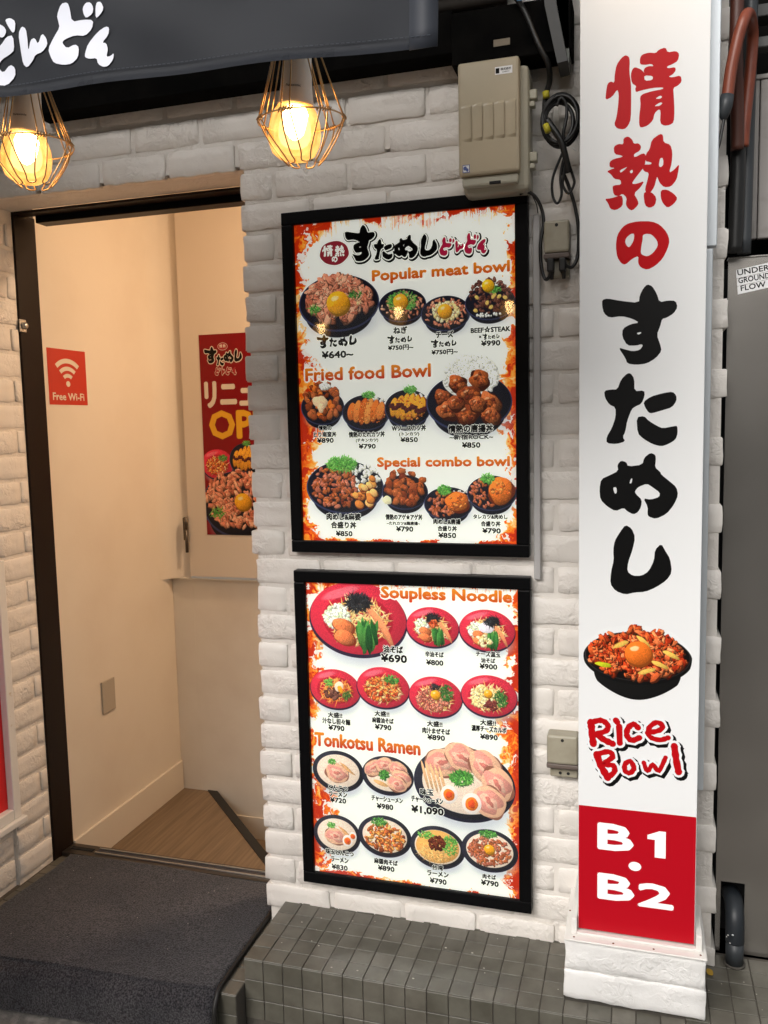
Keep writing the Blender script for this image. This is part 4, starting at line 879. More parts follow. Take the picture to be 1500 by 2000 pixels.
# latch keeper on the post
lk = thing('latch_keeper', 'small nickel latch keeper at mid height on the brown door post', 'latch', (XL + .002, .135, 1.835))
bm = bmesh.new(); box(bm, 0, .005, -.012, .018, -.020, .020, bev=.002); mesh_obj('plate', bm, M['rail'], lk)
bm = bmesh.new(); lathe(bm, [(.011, 0), (.012, .004), (.009, .010), (.004, .012)], 16); bmesh.ops.rotate(bm, verts=bm.verts, cent=(0, 0, 0), matrix=Matrix.Rotation(math.pi / 2, 3, 'Y')); bmesh.ops.translate(bm, verts=bm.verts, vec=(.005, .006, 0)); mesh_obj('knob', bm, M['rail'], lk, smooth=True)

# small hatch door at the back
hd = thing('hatch_door', 'cream painted hatch door at the back of the stairwell', 'door', (-.887, .97, .88))
rb('panel', (-.884, .3, .952, .974, .882, 2.6), M['hatch'], hd, (-.887, .97, .88), .002)
hg = rb('hinge', (-.905, -.887, .944, .952, 1.035, 1.13), M['steelrail'], hd, (-.887, .97, .88), .002)
bm = bmesh.new(); tube(bm, [(-.001, -.030, .105), (-.001, -.030, .30 - .10)], .0065, 10); mesh_obj('hinge_pin', bm, M['steelrail'], hg, smooth=True)
bm = bmesh.new(); tube(bm, [(-.001, -.030, .203), (-.001, -.030, .253)], .0065, 10); mesh_obj('hinge_pin', bm, M['steelrail'], hg, smooth=True)

# poster on the hatch door
dc = Canvas(400, 812, 1.3, (.46, .03, .05))
for yy in range(dc.H): dc.a[yy] *= 1 - .0
bowl(dc, 'r_mabo', 60, 520, 72, 62); bowl(dc, 'saucekatsu', 185, 500, 70, 66); bowl(dc, 'door', 150, 680, 165, 138)
dp = thing('hatch_poster', 'dark red food poster with white and yellow letters on the hatch door', 'poster', (-.797, .9505, 1.06))
pl = lambda u, v, l: (u / 1000, -l, .812 - v / 1000)
pr = Print(pl); pr.add([(0, 812), (330, 812), (330, 0), (0, 0)], [(0, 1, 2, 3)], 0, 0)
o = pr.build('sheet', [lit_mat('hatch_poster_print', strength=0., image=dc.image('hatch_poster_print'), rough=.3)], dp)
uv = o.data.uv_layers.new(name='UV')
for i, q in enumerate(((0, 0), (.825, 0), (.825, 1), (0, 1))): uv.data[i].uv = q
pr = Print(lambda u, v, l: (u / 1000, -l, .812 - v / 1000)); f1 = lambda b: b
flipv = lambda parts: [([(a, -b) for a, b in o], [[(a, -b) for a, b in h] for h in hs]) for o, hs in parts]
for gname, cx, cy, w, h in (('su', 50, 82, 56, 66), ('ta', 92, 104, 32, 44), ('me', 130, 92, 44, 46), ('shi', 172, 88, 34, 50)):
    pr.glyph(flipv(GLYPH[gname]), (cx, cy, w, h), .0008, 0, grow=3.2)
    pr.glyph(flipv(GLYPH[gname]), (cx, cy, w, h), .0016, 1)
pr.ell(105, 50, 22, 15, .0006, 0); pr.ell(105, 50, 20.5, 13.5, .0009, 3)
pr.glyph(flipv(GLYPH['jo']), (97, 48, 13, 13), .0013, 0); pr.glyph(flipv(GLYPH['netsu']), (112, 48, 13, 13), .0013, 0)
for gname, cx, w in (('do', 80, 26), ('n', 104, 14), ('do', 128, 26), ('n2', 152, 18)):
    pr.glyph(flipv(BANNER_GLYPH[gname]), (cx, 148, w, 30), .0008, 0, grow=1.6); pr.glyph(flipv(BANNER_GLYPH[gname]), (cx, 148, w, 30), .0016, 3)
pr.text('リニューアル', 250, 240, 470, -108, .001, 0, .05, dirs=8)
pr.text('OPEN', 215, 362, 370, -118, .001, 2, .05, dirs=8)
for i in range(len(pr.v)):                                   # lettering that runs past the sheet is cut there
    x, y, z = pr.v[i]; pr.v[i] = (min(x, .329), y, z)
pr.build('lettering', [M['creamink'], M['ink'], M['yellowink'], mat('poster_dark_red', (.34, .012, .016), .4)], dp)

# Wi-Fi sticker on the side wall
wf = thing('wifi_sticker', 'red square sticker reading Free Wi-Fi on the cream side wall', 'sticker', (XI + .0006, .359, 1.683))
pw = lambda u, v, l: (l, -.103 + u, -.0945 + v)          # wall seen along -x: u grows into the doorway (to the right)
pr = Print(pw); pr.rect(0, .206, 0, .189, .0006, 0)
pr.build('sheet', [M['redposter']], wf)
pr = Print(pw)
for r0, w in ((.078, .016), (.052, .014), (.028, .013)):
    n = 14; a = [math.radians(48 + 84 * i / n) for i in range(n + 1)]
    out = [(.103 + (r0 + w / 2) * math.cos(t) * 1.12, .072 + (r0 + w / 2) * math.sin(t)) for t in a]; inn = [(.103 + (r0 - w / 2) * math.cos(t) * 1.12, .072 + (r0 - w / 2) * math.sin(t)) for t in a]
    for i in range(n): pr.add([out[i], out[i + 1], inn[i + 1], inn[i]], [(0, 1, 2, 3)], .0012)
pr.ell(.103, .072, .011, .010, .0012)
pr.text('Free Wi-Fi', .103, .028, .17, .026, .0012, 0, .04)
pr.build('lettering', [M['creamink']], wf)
# blank plate
bp_o = tag(box_obj('blank_cover_plate', (XI + .0005, XI + .008, .442, .520, .452, .574), mat('cream_cover_plate', (.42, .36, .28), .35), None, .003), 'blank cream cover plate low on the stairwell side wall', 'cover plate')

# ceiling downlight inside (lit, just above the picture's view through the doorway)
dl = thing('ceiling_light', 'round warm ceiling light inside the stairwell above the door opening', 'ceiling light', (.30, .55, 2.62))
bm = bmesh.new(); lathe(bm, [(.085, -.03), (.09, -.02), (.09, -.0005)], 28); mesh_obj('ring', bm, M['whiteplastic'], dl, smooth=True)
bm = bmesh.new(); lathe(bm, [(.02, -.046), (.06, -.042), (.078, -.034), (.078, -.031)], 28)
mesh_obj('diffuser', bm, mat('warm_diffuser', (.8, .7, .5), .5, emit=((1., .70, .45), 330.)), dl, smooth=True)

# ---------------- tiled plinth, step
def tile_mesh(name, w, h, d=.006, bev=.0015):
    bm = bmesh.new(); box(bm, -w / 2, w / 2, -h / 2, h / 2, -d, 0)
    es = [e for e in bm.edges if all(v.co.z > -d / 2 for v in e.verts)]
    bmesh.ops.bevel(bm, geom=es, offset=bev, segments=1, affect='EDGES')
    bmesh.ops.recalc_face_normals(bm, faces=bm.faces)
    me = bpy.data.meshes.new(name); bm.to_mesh(me); bm.free(); me.materials.append(M['tile']); return me
TP = .0545
T_TOP = tile_mesh('tile_top', .0522, .0522, bev=.0009); T_F = tile_mesh('tile_front', .0522, .0522, bev=.0009)
def tile(parent, org, p, up=True, w=1.):
    o = bpy.data.objects.new('tile', T_TOP if up else T_F); col.objects.link(o); o.parent = parent
    o.location = [a - b for a, b in zip(p, org)]
    o.rotation_euler = ((0 if up else math.pi / 2) + rnd.gauss(0, .006), rnd.gauss(0, .006), 0)
    o.scale = (w, 1, 1)
    return o
PL = (.5, -.14, .02)
plinth = thing('tiled_plinth', 'long low plinth faced in small grey tiles under the menus and sign', 'plinth', PL)
rb('concrete_core', (-.0675, 2.2, -.2848, .05, Z0 - .02, .1203), M['mortar'], plinth, PL, 0)
nt_ = 0
for i in range(27):
    x = -.0685 + TP / 2 + TP * i
    for j in range(6):
        y = -.287 + TP / 2 + TP * j
        if .748 < x - .02 and x + .02 < 1.062 and y > -.22: continue
        thin = j == 5 and x < 1.09
        q = tile(plinth, PL, (x, -.0075 if thin else y, .1225 + rnd.gauss(0, .0003)))
        if thin: q.scale = (1, .2, 1)
        nt_ += 1
    if x < 1.4:
        for j in range(3):
            tile(plinth, PL, (x, -.2875 + rnd.gauss(0, .0003), .1205 - TP / 2 - TP * j), False); nt_ += 1
SP = (-.52, -.1, 0)
step = thing('tiled_step', 'low tiled entrance step under the black doormat', 'step', SP)
rb('concrete_core', (XL - .3, -.0695, -.3327, .1645, Z0 - .02, .0480), M['mortar'], step, SP, 0)
for j in range(9):
    y = -.335 + TP / 2 + TP * j
    if y < .15:
        tile(step, SP, (XL + TP / 2, y, .0502), True, 1.0); 
        tile(step, SP, (-.0695 - TP / 2, y, .0502), True, .98)
for j in range(2):
    for x in (-.0968, -.1513): tile(step, SP, (x, -.3355, .0485 - TP / 2 - TP * j), False)

# ---------------- doormat draped over the step
bm = bmesh.new(); nu, nv = 120, 90
prof = [(.166, .0515), (-.295, .0515), (-.333, .047), (-.353, .033), (-.361, .012), (-.364, -.030), (-.368, -.062)]
pth = smooth_path([(0, a, b) for a, b in prof], 6)
Ls = [0]
for a, b in zip(pth, pth[1:]): Ls.append(Ls[-1] + (b - a).length)
def along(t):
    t *= Ls[-1]
    for i in range(len(Ls) - 1):
        if Ls[i + 1] >= t: f = (t - Ls[i]) / max(1e-9, Ls[i + 1] - Ls[i]); return pth[i].lerp(pth[i + 1], f), (pth[i + 1] - pth[i]).normalized()
    return pth[-1], (pth[-1] - pth[-2]).normalized()
top_, bot_ = [], []
for i in range(nv + 1):
    p, t = along(i / nv); nrm = Vector((0, t.z, -t.y))
    if nrm.z < 0 and abs(nrm.z) > .2: nrm = -nrm
    if nrm.y > 0 and abs(nrm.z) < .6: nrm = -nrm
    rt, rb_ = [], []
    for j in range(nu + 1):
        s = j / nu
        xl, xr = -.944 + .006 * math.sin(i * .11), -.137 + .019 * (i / nv) + .0015 * math.sin(i * .5)
        x = xl + (xr - xl) * s
        h = .0135 + .0045 * noise.noise(Vector((x * 5, p.y * 6, 0))) + .0016 * noise.noise(Vector((x * 60, i * 1.9, 2))) + .0012 * noise.noise(Vector((x * 150, i * 5, 5)))
        h += .004 * math.exp(-((p.z - .046) / .02) ** 2) * math.sin(x * 7)
        if j in (0, nu) or i in (0, nv): h = .003
        q_ = (1 - s) * min(1, max(0, (.05 - p.y) / .4)); p_ = Vector((p.x, p.y - .040 * q_, max(p.z - .010 * q_ * max(0, min(1, (-.20 - p.y) / .14)), -.066)))
        rt.append(bm.verts.new(Vector((x, p_.y, p_.z)) + nrm * h)); rb_.append(bm.verts.new(Vector((x, p_.y, p_.z)) + nrm * .0002))
    top_.append(rt); bot_.append(rb_)
for i in range(nv):
    for j in range(nu):
        bm.faces.new((top_[i][j], top_[i + 1][j], top_[i + 1][j + 1], top_[i][j + 1]))
for i in range(nv):
    for q in (0, nu): bm.faces.new((top_[i][q], top_[i + 1][q], bot_[i + 1][q], bot_[i][q]))
for j in range(nu):
    for q in (0, nv): bm.faces.new((top_[q][j], top_[q][j + 1], bot_[q][j + 1], bot_[q][j]))
mt = mesh_obj('doormat', bm, M['carpet'], None, smooth=True); tag(mt, 'charcoal carpet doormat draped over the entrance step', 'doormat')
bm = bmesh.new()
tube(bm, [(-.1345 + .019 * (i / 30), along(i / 30)[0].y - (.004 if i > 24 else 0), along(i / 30)[0].z + (.006 if i < 25 else .0)) for i in range(31)], .0065, 8)
tube(bm, [(-.944 + .79 * i / 30, .166, .057) for i in range(31)], .005, 8)
mesh_obj('rubber_edge', bm, M['nosing'], mt, smooth=True)

# ============================================================ MENU LIGHT BOXES
def menu_box(label, x0, ztop, img, items, heads, logo, medal):
    bz, H = MENU['bz'], MENU['h']; w = .58 + 2 * bz; h = H + 2 * bz
    t = thing('menu_light_box', label, 'menu board', (x0, 0, ztop - h), 'backlit menu boards on the brick wall')
    # bars, mitre seams shown as butt joints a hair apart
    box_obj('frame_bar', (0, w, -.040, -.006, h - bz, h), M['black'], t, .0025)
    box_obj('frame_bar', (0, w, -.040, -.006, 0, bz), M['black'], t, .0025)
    box_obj('frame_bar', (0, bz - .0005, -.0405, -.006, bz + .0005, h - bz - .0005), M['black'], t, .0025)
    box_obj('frame_bar', (w - bz + .0005, w, -.0405, -.006, bz + .0005, h - bz - .0005), M['black'], t, .0025)
    box_obj('backing', (.004, w - .004, -.0255, -.002, .004, h - .004), M['blackmatte'], t, 0)
    place = lambda u, v, l: (bz + u / 1000, -.0290 - l, h - bz - v / 1000)
    pr = Print(place); pr.add([(0, PH), (PW, PH), (PW, 0), (0, 0)], [(0, 1, 2, 3)], 0)
    o = pr.build('printed_sheet', [lit_mat('menu_print', strength=.43, image=img, rough=.5)], t)
    uv = o.data.uv_layers.new(name='UV')
    for i, q in enumerate(((0, 0), (1, 0), (1, 1), (0, 1))): uv.data[i].uv = q
    wht = lit_mat('backlit_white', (.90, .90, .83), .43, .5)
    pr = Print(place)
    for k, (body, cx, cy, w_, h_) in enumerate(items):
        bold = .06 if body[0] == '¥' else .052
        if body.endswith('すためし'):
            n_ = len(body); x0_ = cx - w_ / 2; u_w = w_ / (n_ - .0)
            if n_ > 4: pr.text(body[0], x0_ + u_w * .4, cy, u_w * .6, -h_ * .5, .0006, 1, .08)
            x0_ += u_w * (n_ - 4)
            for gi, (gn, fw, fh, dy) in enumerate((('su', 1.25, 1.15, 0), ('ta', .8, .8, .1), ('me', 1.0, .8, .1), ('shi', .8, .85, 0))):
                gx = x0_ + u_w * (.5, 1.5, 2.45, 3.4)[gi]; src_ = flipv(GLYPH[gn])
                pr.glyph(src_, (gx, cy + dy * h_, u_w * fw * .92, h_ * fh), .0004, 0, grow=1.6 * w_ / 90 + .5, step=.00002)
                pr.glyph(src_, (gx, cy + dy * h_, u_w * fw * .92, h_ * fh), .0008, 1, step=.00002)
            continue
        pr.text(body, cx, cy, w_, -h_, 0.0006 + .00003 * (k % 5), 1, bold, halo=(.07, 0, .0003))
    if logo:
        for k, (gn, cx, cy, w_, h_) in enumerate(logo):
            src = flipv((GLYPH.get(gn) or BANNER_GLYPH[gn]))
            white = gn in ('jo', 'netsu', 'no')
            mi = 0 if white else (3 if gn in BANNER_GLYPH else 1)
            if not white:
                pr.glyph(src, (cx + 1.6, cy + 2.2, w_ + 4, h_ + 4), .0004, 1, grow=3.4, step=.00002)
                pr.glyph(src, (cx, cy, w_, h_), .0007, 0, grow=2.6, step=.00002)
            pr.glyph(src, (cx, cy, w_, h_), .0011, mi, step=.00004)
        pr.ell(medal[0], medal[1], medal[2] / 2, medal[3] / 2, .0006, 2, wob=.02)
    pr.build('lettering', [wht, M['ink'], lit_mat('backlit_maroon', (.30, .02, .035), .35), lit_mat('backlit_crimson', (.42, .01, .05), .4)], t)
    pr = Print(place); pw_ = Print(place)
    top, bot = np.array((.88, .30, .012)), np.array((.58, .020, .010))
    for body, cx, cy, w_, h_ in heads:
        pw_.text(body, cx, cy, w_ + 8, -(h_ + 8), .0006, 0, .15, dirs=8)
        pr.text(body, cx, cy, w_, -h_, .0012, 0, .048, grad=(bot, top), dirs=8)
    pw_.build('headline_outline', [wht], t)
    pr.build('headline', [lit_mat('headline_gradient', strength=.35, vcol=True)], t, vcol=True)
    bm = bmesh.new(); box(bm, bz - .002, w - bz + .002, -.0340, -.0318, bz - .002, h - bz + .002)
    mesh_obj('pane', bm, M['pane'], t)
    return t
menu_box('upper backlit menu board headed Popular meat bowl in a black frame', 0, MENU['z_u'], IMG_U, ITEM_U, HEAD_U, LOGO_U, MEDAL)
menu_box('lower backlit menu board headed Soupless Noodle in a black frame', MENU['dx'], MENU['z_l'], IMG_L, ITEM_L, HEAD_L, None, None)

# ============================================================ PILLAR SIGN
SO = (.909, -.1, .29)
sg = thing('pillar_sign', 'tall white backlit sign with red and black brush characters and red B1 B2 foot', 'sign', SO)
rb('housing', (.7785, 1.0395, -.196, -.13, .287, 2.75), M['whitepaint'], sg, SO, .002)
rb('face', (.7775, 1.0405, -.2, -.1962, .287, 2.75), lit_mat('sign_face_white', (.79, .80, .80), .05, .25), sg, SO, .001)
rb('side_channel', (1.0405, 1.0665, -.128, -.098, 1.872, 2.75), M['alu'], sg, SO, .002)
rb('side_channel', (1.0405, 1.0585, -.132, -.100, .63, 1.866), M['alu'], sg, SO, .002)
rb('back_box', (.80, 1.03, -.1295, -.013, .3, 2.75), M['greysteel'], sg, SO, .002)
bm = bmesh.new(); place = lambda x, z, l: (x - SO[0], -.2 - l - SO[1], z - SO[2])
pr = Print(place); pr.rect(.7785, 1.0395, .288, .5955, .0004, 0)
pr.build('red_panel', [lit_mat('sign_red', (.42, .004, .012), .10, .3, spec=.12)], sg)
pr = Print(place)
mred, mblk = lit_mat('sign_character_red', (.44, .004, .007), .10, .3, spec=.1), mat('sign_character_black', (.004, .004, .004), .4, spec=.15)
for g_ in ('jo', 'netsu', 'no', 'su', 'ta', 'me', 'shi'):
    q = Print(place); q.glyph(GLYPH[g_], None, .0005, 0); q.build('character', [mred if g_ in ('jo', 'netsu', 'no') else mblk], sg)
for k, (pts, w) in enumerate(RICE):
    pr.stroke(pts, w + .016, .0004 + .0001 * (k % 3), 1, (.0045, -.0050), step=.000004)
    pr.stroke(pts, w + .011, .0009 + .0001 * (k % 3), 2, step=.000004)
for k, (pts, w) in enumerate(RICE): pr.stroke(pts, w, .0013 + .00012 * (k % 3), 0, step=.000008)
pr.build('brush_lettering', [mred, mblk, lit_mat('brush_outline_white', (.80, .81, .82), .05, .3)], sg)
pr = Print(place); sb = SIGNBOX
for key, body in (('B1', 'B'), ('B2', 'B'), ('two', '2')):
    x0, z1, x1, z0 = sb[key]; pr.text(body, (x0 + x1) / 2, (z0 + z1) / 2, x1 - x0, z1 - z0, .0010, 2, .055, dirs=8)
x0, z1, x1, z0 = sb['one']
pr.poly([(x0, z1 - .012), (x0 + .020, z1 - .003), (x0 + .026, z1), (x1, z1), (x1, z0), (x1 - .024, z0), (x1 - .024, z1 - .022), (x0, z1 - .022)], .0010, 2)
x0, z1, x1, z0 = sb['dot']; pr.ell((x0 + x1) / 2, (z0 + z1) / 2, (x1 - x0) / 2, (x1 - x0) / 2 * .78, .0010, 2)
pr.build('lettering', [mred, mblk, lit_mat('sign_letter_white', (.84, .85, .86), .18, .3)], sg)
# picture of the bowl on the sign
bx0, bz1, bx1, bz0 = sb['bowl']; bw, bh = (bx1 - bx0) * 1000, (bz1 - bz0) * 1000
bc = Canvas(bw, bh, 1.9, (.886, .892, .892))
cx, cy, rx, ry = bw / 2, bh * .40, bw * .49, bh * .33
bc.blob(cx, cy + ry * .62, rx * .80, ry * 1.12, 0, (.06, .06, .06), .0, .3)
bc.blob(cx, cy + ry * .12, rx * 1.0, ry * 1.0, 0, (.05, .05, .05), .0, .5); bc.blob(cx, cy + ry * .04, rx * .97, ry * .95, 0, (.16, .15, .15), .0, .3); bc.blob(cx, cy + ry * .03, rx * .95, ry * .93, 0, (.04, .03, .03), .0, .2)
SAUCED = [(.80, .30, .12), (.72, .20, .07), (.88, .42, .22), (.60, .14, .05), (.84, .34, .16), (.92, .52, .30)]
pile(bc, cx, cy + ry * .02, rx * .86, ry * .82, 150, 15, SAUCED, .45, .4, .5); pile(bc, cx, cy - ry * .2, rx * .72, ry * .85, 120, 13, SAUCED, .42, .4, .55)
pile(bc, cx, cy, rx * .84, ry * .86, 90, 7, SAUCED, .4, .35, .5)
for (a, b, an) in ((-.62, .42, .1), (.18, .58, -.3), (.42, .30, .4), (.12, -.55, .7), (.62, -.1, .5), (-.3, -.4, -.5)): bc.blob(cx + rx * a, cy + ry * b, 19, 5.5, an, (.90, .72, .30) if a > -.6 else (.74, .78, .12), .15, .3)
yolk(bc, cx + 2, cy - ry * .10, 29, (.93, .42, .12))
pr = Print(place); n = 72; pts = []
for i in range(n):
    a = 2 * math.pi * i / n; s, c_ = math.sin(a), math.cos(a)
    if s > 0: x, y = rx * .995 * c_, (cy - .02 * ry) * s * (1 + .03 * math.sin(9 * a) + .02 * math.sin(17 * a)); y = min(y, cy - 1)
    else: x, y = rx * (1.0 * (1 - .24 * (-s) ** 3)) * c_, (ry * 1.72) * s
    pts.append((x, y))
uvs = [((cx + x) / bw, 1 - (cy - y) / bh) for x, y in pts]
pr.add([(bx0 + u * (bx1 - bx0), bz0 + v * (bz1 - bz0)) for u, v in uvs], [tuple(range(n))], .0008)
o = pr.build('bowl_picture', [lit_mat('bowl_print', strength=.05, image=bc.image('sign_bowl_print'), rough=.3)], sg)
uvl = o.data.uv_layers.new(name='UV')
for li, l in enumerate(o.data.loops): uvl.data[li].uv = uvs[l.vertex_index]

# base block of the sign
BO = (.906, -.12, .1225)
sbk = thing('sign_pedestal', 'white painted brick pedestal with a wooden ledge under the pillar sign', 'pedestal', BO)
rb('mortar_core', (.757, 1.058, -.224, -.013, .1268, .268), M['brick2'], sbk, BO, .004)
def base_brick(w, h, d, seed):
    me = brick_mesh(w, h, d, seed, 'base_brick', 14, 5); me.materials.clear(); me.materials.append(M['brick2']); return me
loose('brick', base_brick(.318, .072, .20, 301), sbk, (0, -.234 - BO[1], .1640 - BO[2]))
loose('brick', base_brick(.314, .070, .20, 305), sbk, (0, -.232 - BO[1], .2375 - BO[2]))
rb('ledge', (.748, 1.066, -.240, -.013, .2755, .2805), M['whitepaint'], sbk, BO, .002)
rb('ledge_frame', (.762, .776, -.2165, -.013, .281, .320), M['whitepaint'], sbk, BO, .002)
rb('ledge_frame', (.776, 1.052, -.216, -.202, .281, .2865), M['whitepaint'], sbk, BO, .001)
rb('ledge_frame', (1.0425, 1.056, -.2165, -.133, .281, .320), M['whitepaint'], sbk, BO, .002)
tag(bpy.data.objects.new('fallen_leaf', None), '', '') if False else None
bm = bmesh.new(); pts = [(.008 * math.cos(a) * (1 + .2 * math.sin(2 * a)), .013 * math.sin(a)) for a in [2 * math.pi * i / 14 for i in range(14)]]
vv = [bm.verts.new((x, y, .0015 + .003 * abs(x) * 60 * abs(x))) for x, y in pts]; f = bm.faces.new(vv)
r_ = bmesh.ops.extrude_face_region(bm, geom=[f]); bmesh.ops.translate(bm, verts=[v for v in r_['geom'] if isinstance(v, bmesh.types.BMVert)], vec=(0, 0, .001))
lf = mesh_obj('fallen_leaf', bm, M['leaf']); lf.location = (1.088, -.045, .124); lf.rotation_euler = (0, 0, .3); tag(lf, 'small yellow fallen leaf on the tiles beside the sign base', 'leaf')

# rusty screws along the ledge, and grit lying on the plinth
bm = bmesh.new()
for x, y in ((.770, -.228), (.86, -.231), (.95, -.230), (1.052, -.226), (.753, -.12)):
    bmesh.ops.create_icosphere(bm, subdivisions=1, radius=.0028, matrix=Matrix.Translation((x - BO[0], y - BO[1], .2808 - BO[2])) @ Matrix.Diagonal((1, 1, .5, 1)))
o = mesh_obj('screw', bm, mat('rusty_screw', (.16, .06, .025), .7), sbk); o['kind'] = 'stuff'
bm = bmesh.new()
for k in range(46):
    x, y = rnd.uniform(.0, 1.3), rnd.uniform(-.27, -.01)
    if .74 < x < 1.07 and y > -.25: continue
    q = rnd.uniform(.0008, .0022)
    bmesh.ops.create_icosphere(bm, subdivisions=1, radius=q, matrix=Matrix.Translation((x, y, .1228 + q * .3)) @ Matrix.Diagonal((1.6, 1, .5, 1)))
for k in range(26):
    x, y = rnd.uniform(-.92, -.17), rnd.uniform(-.3, .15)
    q = rnd.uniform(.0006, .0013)
    bmesh.ops.create_icosphere(bm, subdivisions=1, radius=q, matrix=Matrix.Translation((x, y, .0672)))
o = mesh_obj('grit', bm, mat('pale_grit', (.50, .47, .42), .8)); o['kind'] = 'stuff'; o['label'] = 'pale grit scattered on the tiles and the mat'
# ============================================================ RIGHT SIDE: steel cabinet, siding, pipes
CO = (1.3, .055, .12)
cb = thing('steel_cabinet', 'scuffed stainless steel panel with a slot cut for the drain pipe', 'cabinet', CO)
X0, X1, ZB, ZT = 1.107, 1.7, .124, 1.876
bm = bmesh.new()      # front sheet with a slot
sx0, sx1, sz1 = 1.119, 1.176, .314
for d in ((X0, sx0, ZB, sz1), (sx1, X1, ZB, sz1), (X0, X1, sz1, ZT)): box(bm, d[0], d[1], .055, .058, d[2], d[3])
bmesh.ops.remove_doubles(bm, verts=bm.verts, dist=.0001)
mesh_obj('front_sheet', rel(bm, CO), M['steel'], cb)
rb('top_fold', (X0, X1, .052, .09, ZT - .004, ZT), M['steel'], cb, CO, .001)
rb('inside', (X0 + .001, X1, .16, .17, ZB, ZT - .01), M['dark'], cb, CO, 0)
# stuck label with hand lettering
st_o = thing('graffiti_sticker', 'torn white sticker with hand lettered words on the steel panel', 'sticker', (1.145, .0545, 1.80))
pk = lambda u, v, l: (u, -l, v)
pr = Print(pk)
for (a, b, c_, d) in ((-.016, .058, .0275, .047), (-.0165, .06, .0095, .0265), (-.017, .06, -.010, .0085)):
    pr.poly([(a, b and c_ + (d - c_) * 0), (b, c_ + .004), (b, d + .004), (a + .001, d)], .0004)
pr.build('sheet', [M['paperwhite']], st_o); st_o.rotation_euler = (0, math.radians(-7), 0)
pr = Print(pk)
for k, w in enumerate(('UNDER', 'GROUND', 'FLOW')): pr.text(w, .022 if k != 2 else .018, .040 - .0185 * k, .070 if k != 2 else .055, .0135, .0009, 0, .03)
pr.build('lettering', [M['ink']], st_o)

bk = wall('recess_dark_backing', (1.09, 2.2, .42, .5, -.07, 3.), M['blackmatte'], 'black backing sheet standing in for the dark of the recess behind the siding')  # black sheet put in for the dark depth of the recess
sd_o = thing('siding_panel', 'grey ribbed siding boards above the steel cabinet', 'siding', (1.3, .15, 1.93))
xx = 1.146
for k in range(5):
    w = .035 if k == 0 else .075
    rb('board', (xx, xx + w - .002, .15, .17, 1.932, 2.305), M['siding'], sd_o, (1.3, .15, 1.93), .003); xx += w
rb('top_cap', (1.144, 1.55, .146, .18, 2.3055, 2.317), M['siding'], sd_o, (1.3, .15, 1.93), .003)
rb('shelf_bar', (1.10, 1.6, .10, .14, 2.36, 2.385), M['greysteel'], sd_o, (1.3, .15, 1.93), .003)
rb('shelf_bar', (1.10, 1.6, .20, .26, 2.47, 2.50), M['greysteel'], sd_o, (1.3, .15, 1.93), .003)

def pipe(name, label, cat, pts, r, m, group=None, extra=None, seg=16, sm=True, n=8):
    p0 = pts[0]; bm = bmesh.new()
    path = smooth_path(pts, n) if sm else pts
    tube(bm, [Vector(p) - Vector(p0) for p in path], r, seg)
    o = mesh_obj(name, bm, m, None, smooth=True); o.location = p0
    return tag(o, label, cat, group)
# orange-brown conduits hooking over
c1 = pipe('orange_conduit', 'orange brown conduit bent over in front, ending in a dark boot', 'conduit', [(1.083, -.115, 2.185), (1.089, -.115, 2.24), (1.101, -.115, 2.30), (1.113, -.112, 2.34), (1.124, -.085, 2.362), (1.134, -.05, 2.36), (1.141, -.02, 2.335), (1.138, -.012, 2.26), (1.131, -.008, 2.17), (1.128, -.004, 2.11)], .0125, M['orange'], 'orange brown conduits')
bm = bmesh.new(); tube(bm, [(-.0005, 0, .004), (-.004, 0, -.018), (-.007, 0, -.034), (-.006, 0, -.046)], [.0142, .0148, .0125, .006], 14); mesh_obj('boot', bm, M['greypipe'], c1, smooth=True)
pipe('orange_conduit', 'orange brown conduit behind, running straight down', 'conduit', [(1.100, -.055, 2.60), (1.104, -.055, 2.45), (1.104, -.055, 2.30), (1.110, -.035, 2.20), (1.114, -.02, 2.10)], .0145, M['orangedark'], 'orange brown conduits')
pipe('grey_pipe', 'dark grey pipe behind the orange conduits', 'pipe', [(1.143, .045, 2.6), (1.143, .045, 2.3), (1.140, .045, 1.88)], .0155, M['greypipe'], 'dark pipes beside the brick pillar')
pipe('grey_pipe', 'black pipe right beside the brick pillar edge', 'pipe', [(1.118, .0, 2.16), (1.119, .01, 2.05), (1.117, .02, 1.88)], .0165, M['cable'], 'dark pipes beside the brick pillar')
pipe('black_cable', 'short black cable hanging out of the conduit boot', 'cable', [(1.078, -.115, 2.15), (1.073, -.118, 2.12), (1.068, -.12, 2.09), (1.060, -.121, 2.065)], .0035, M['cable'])
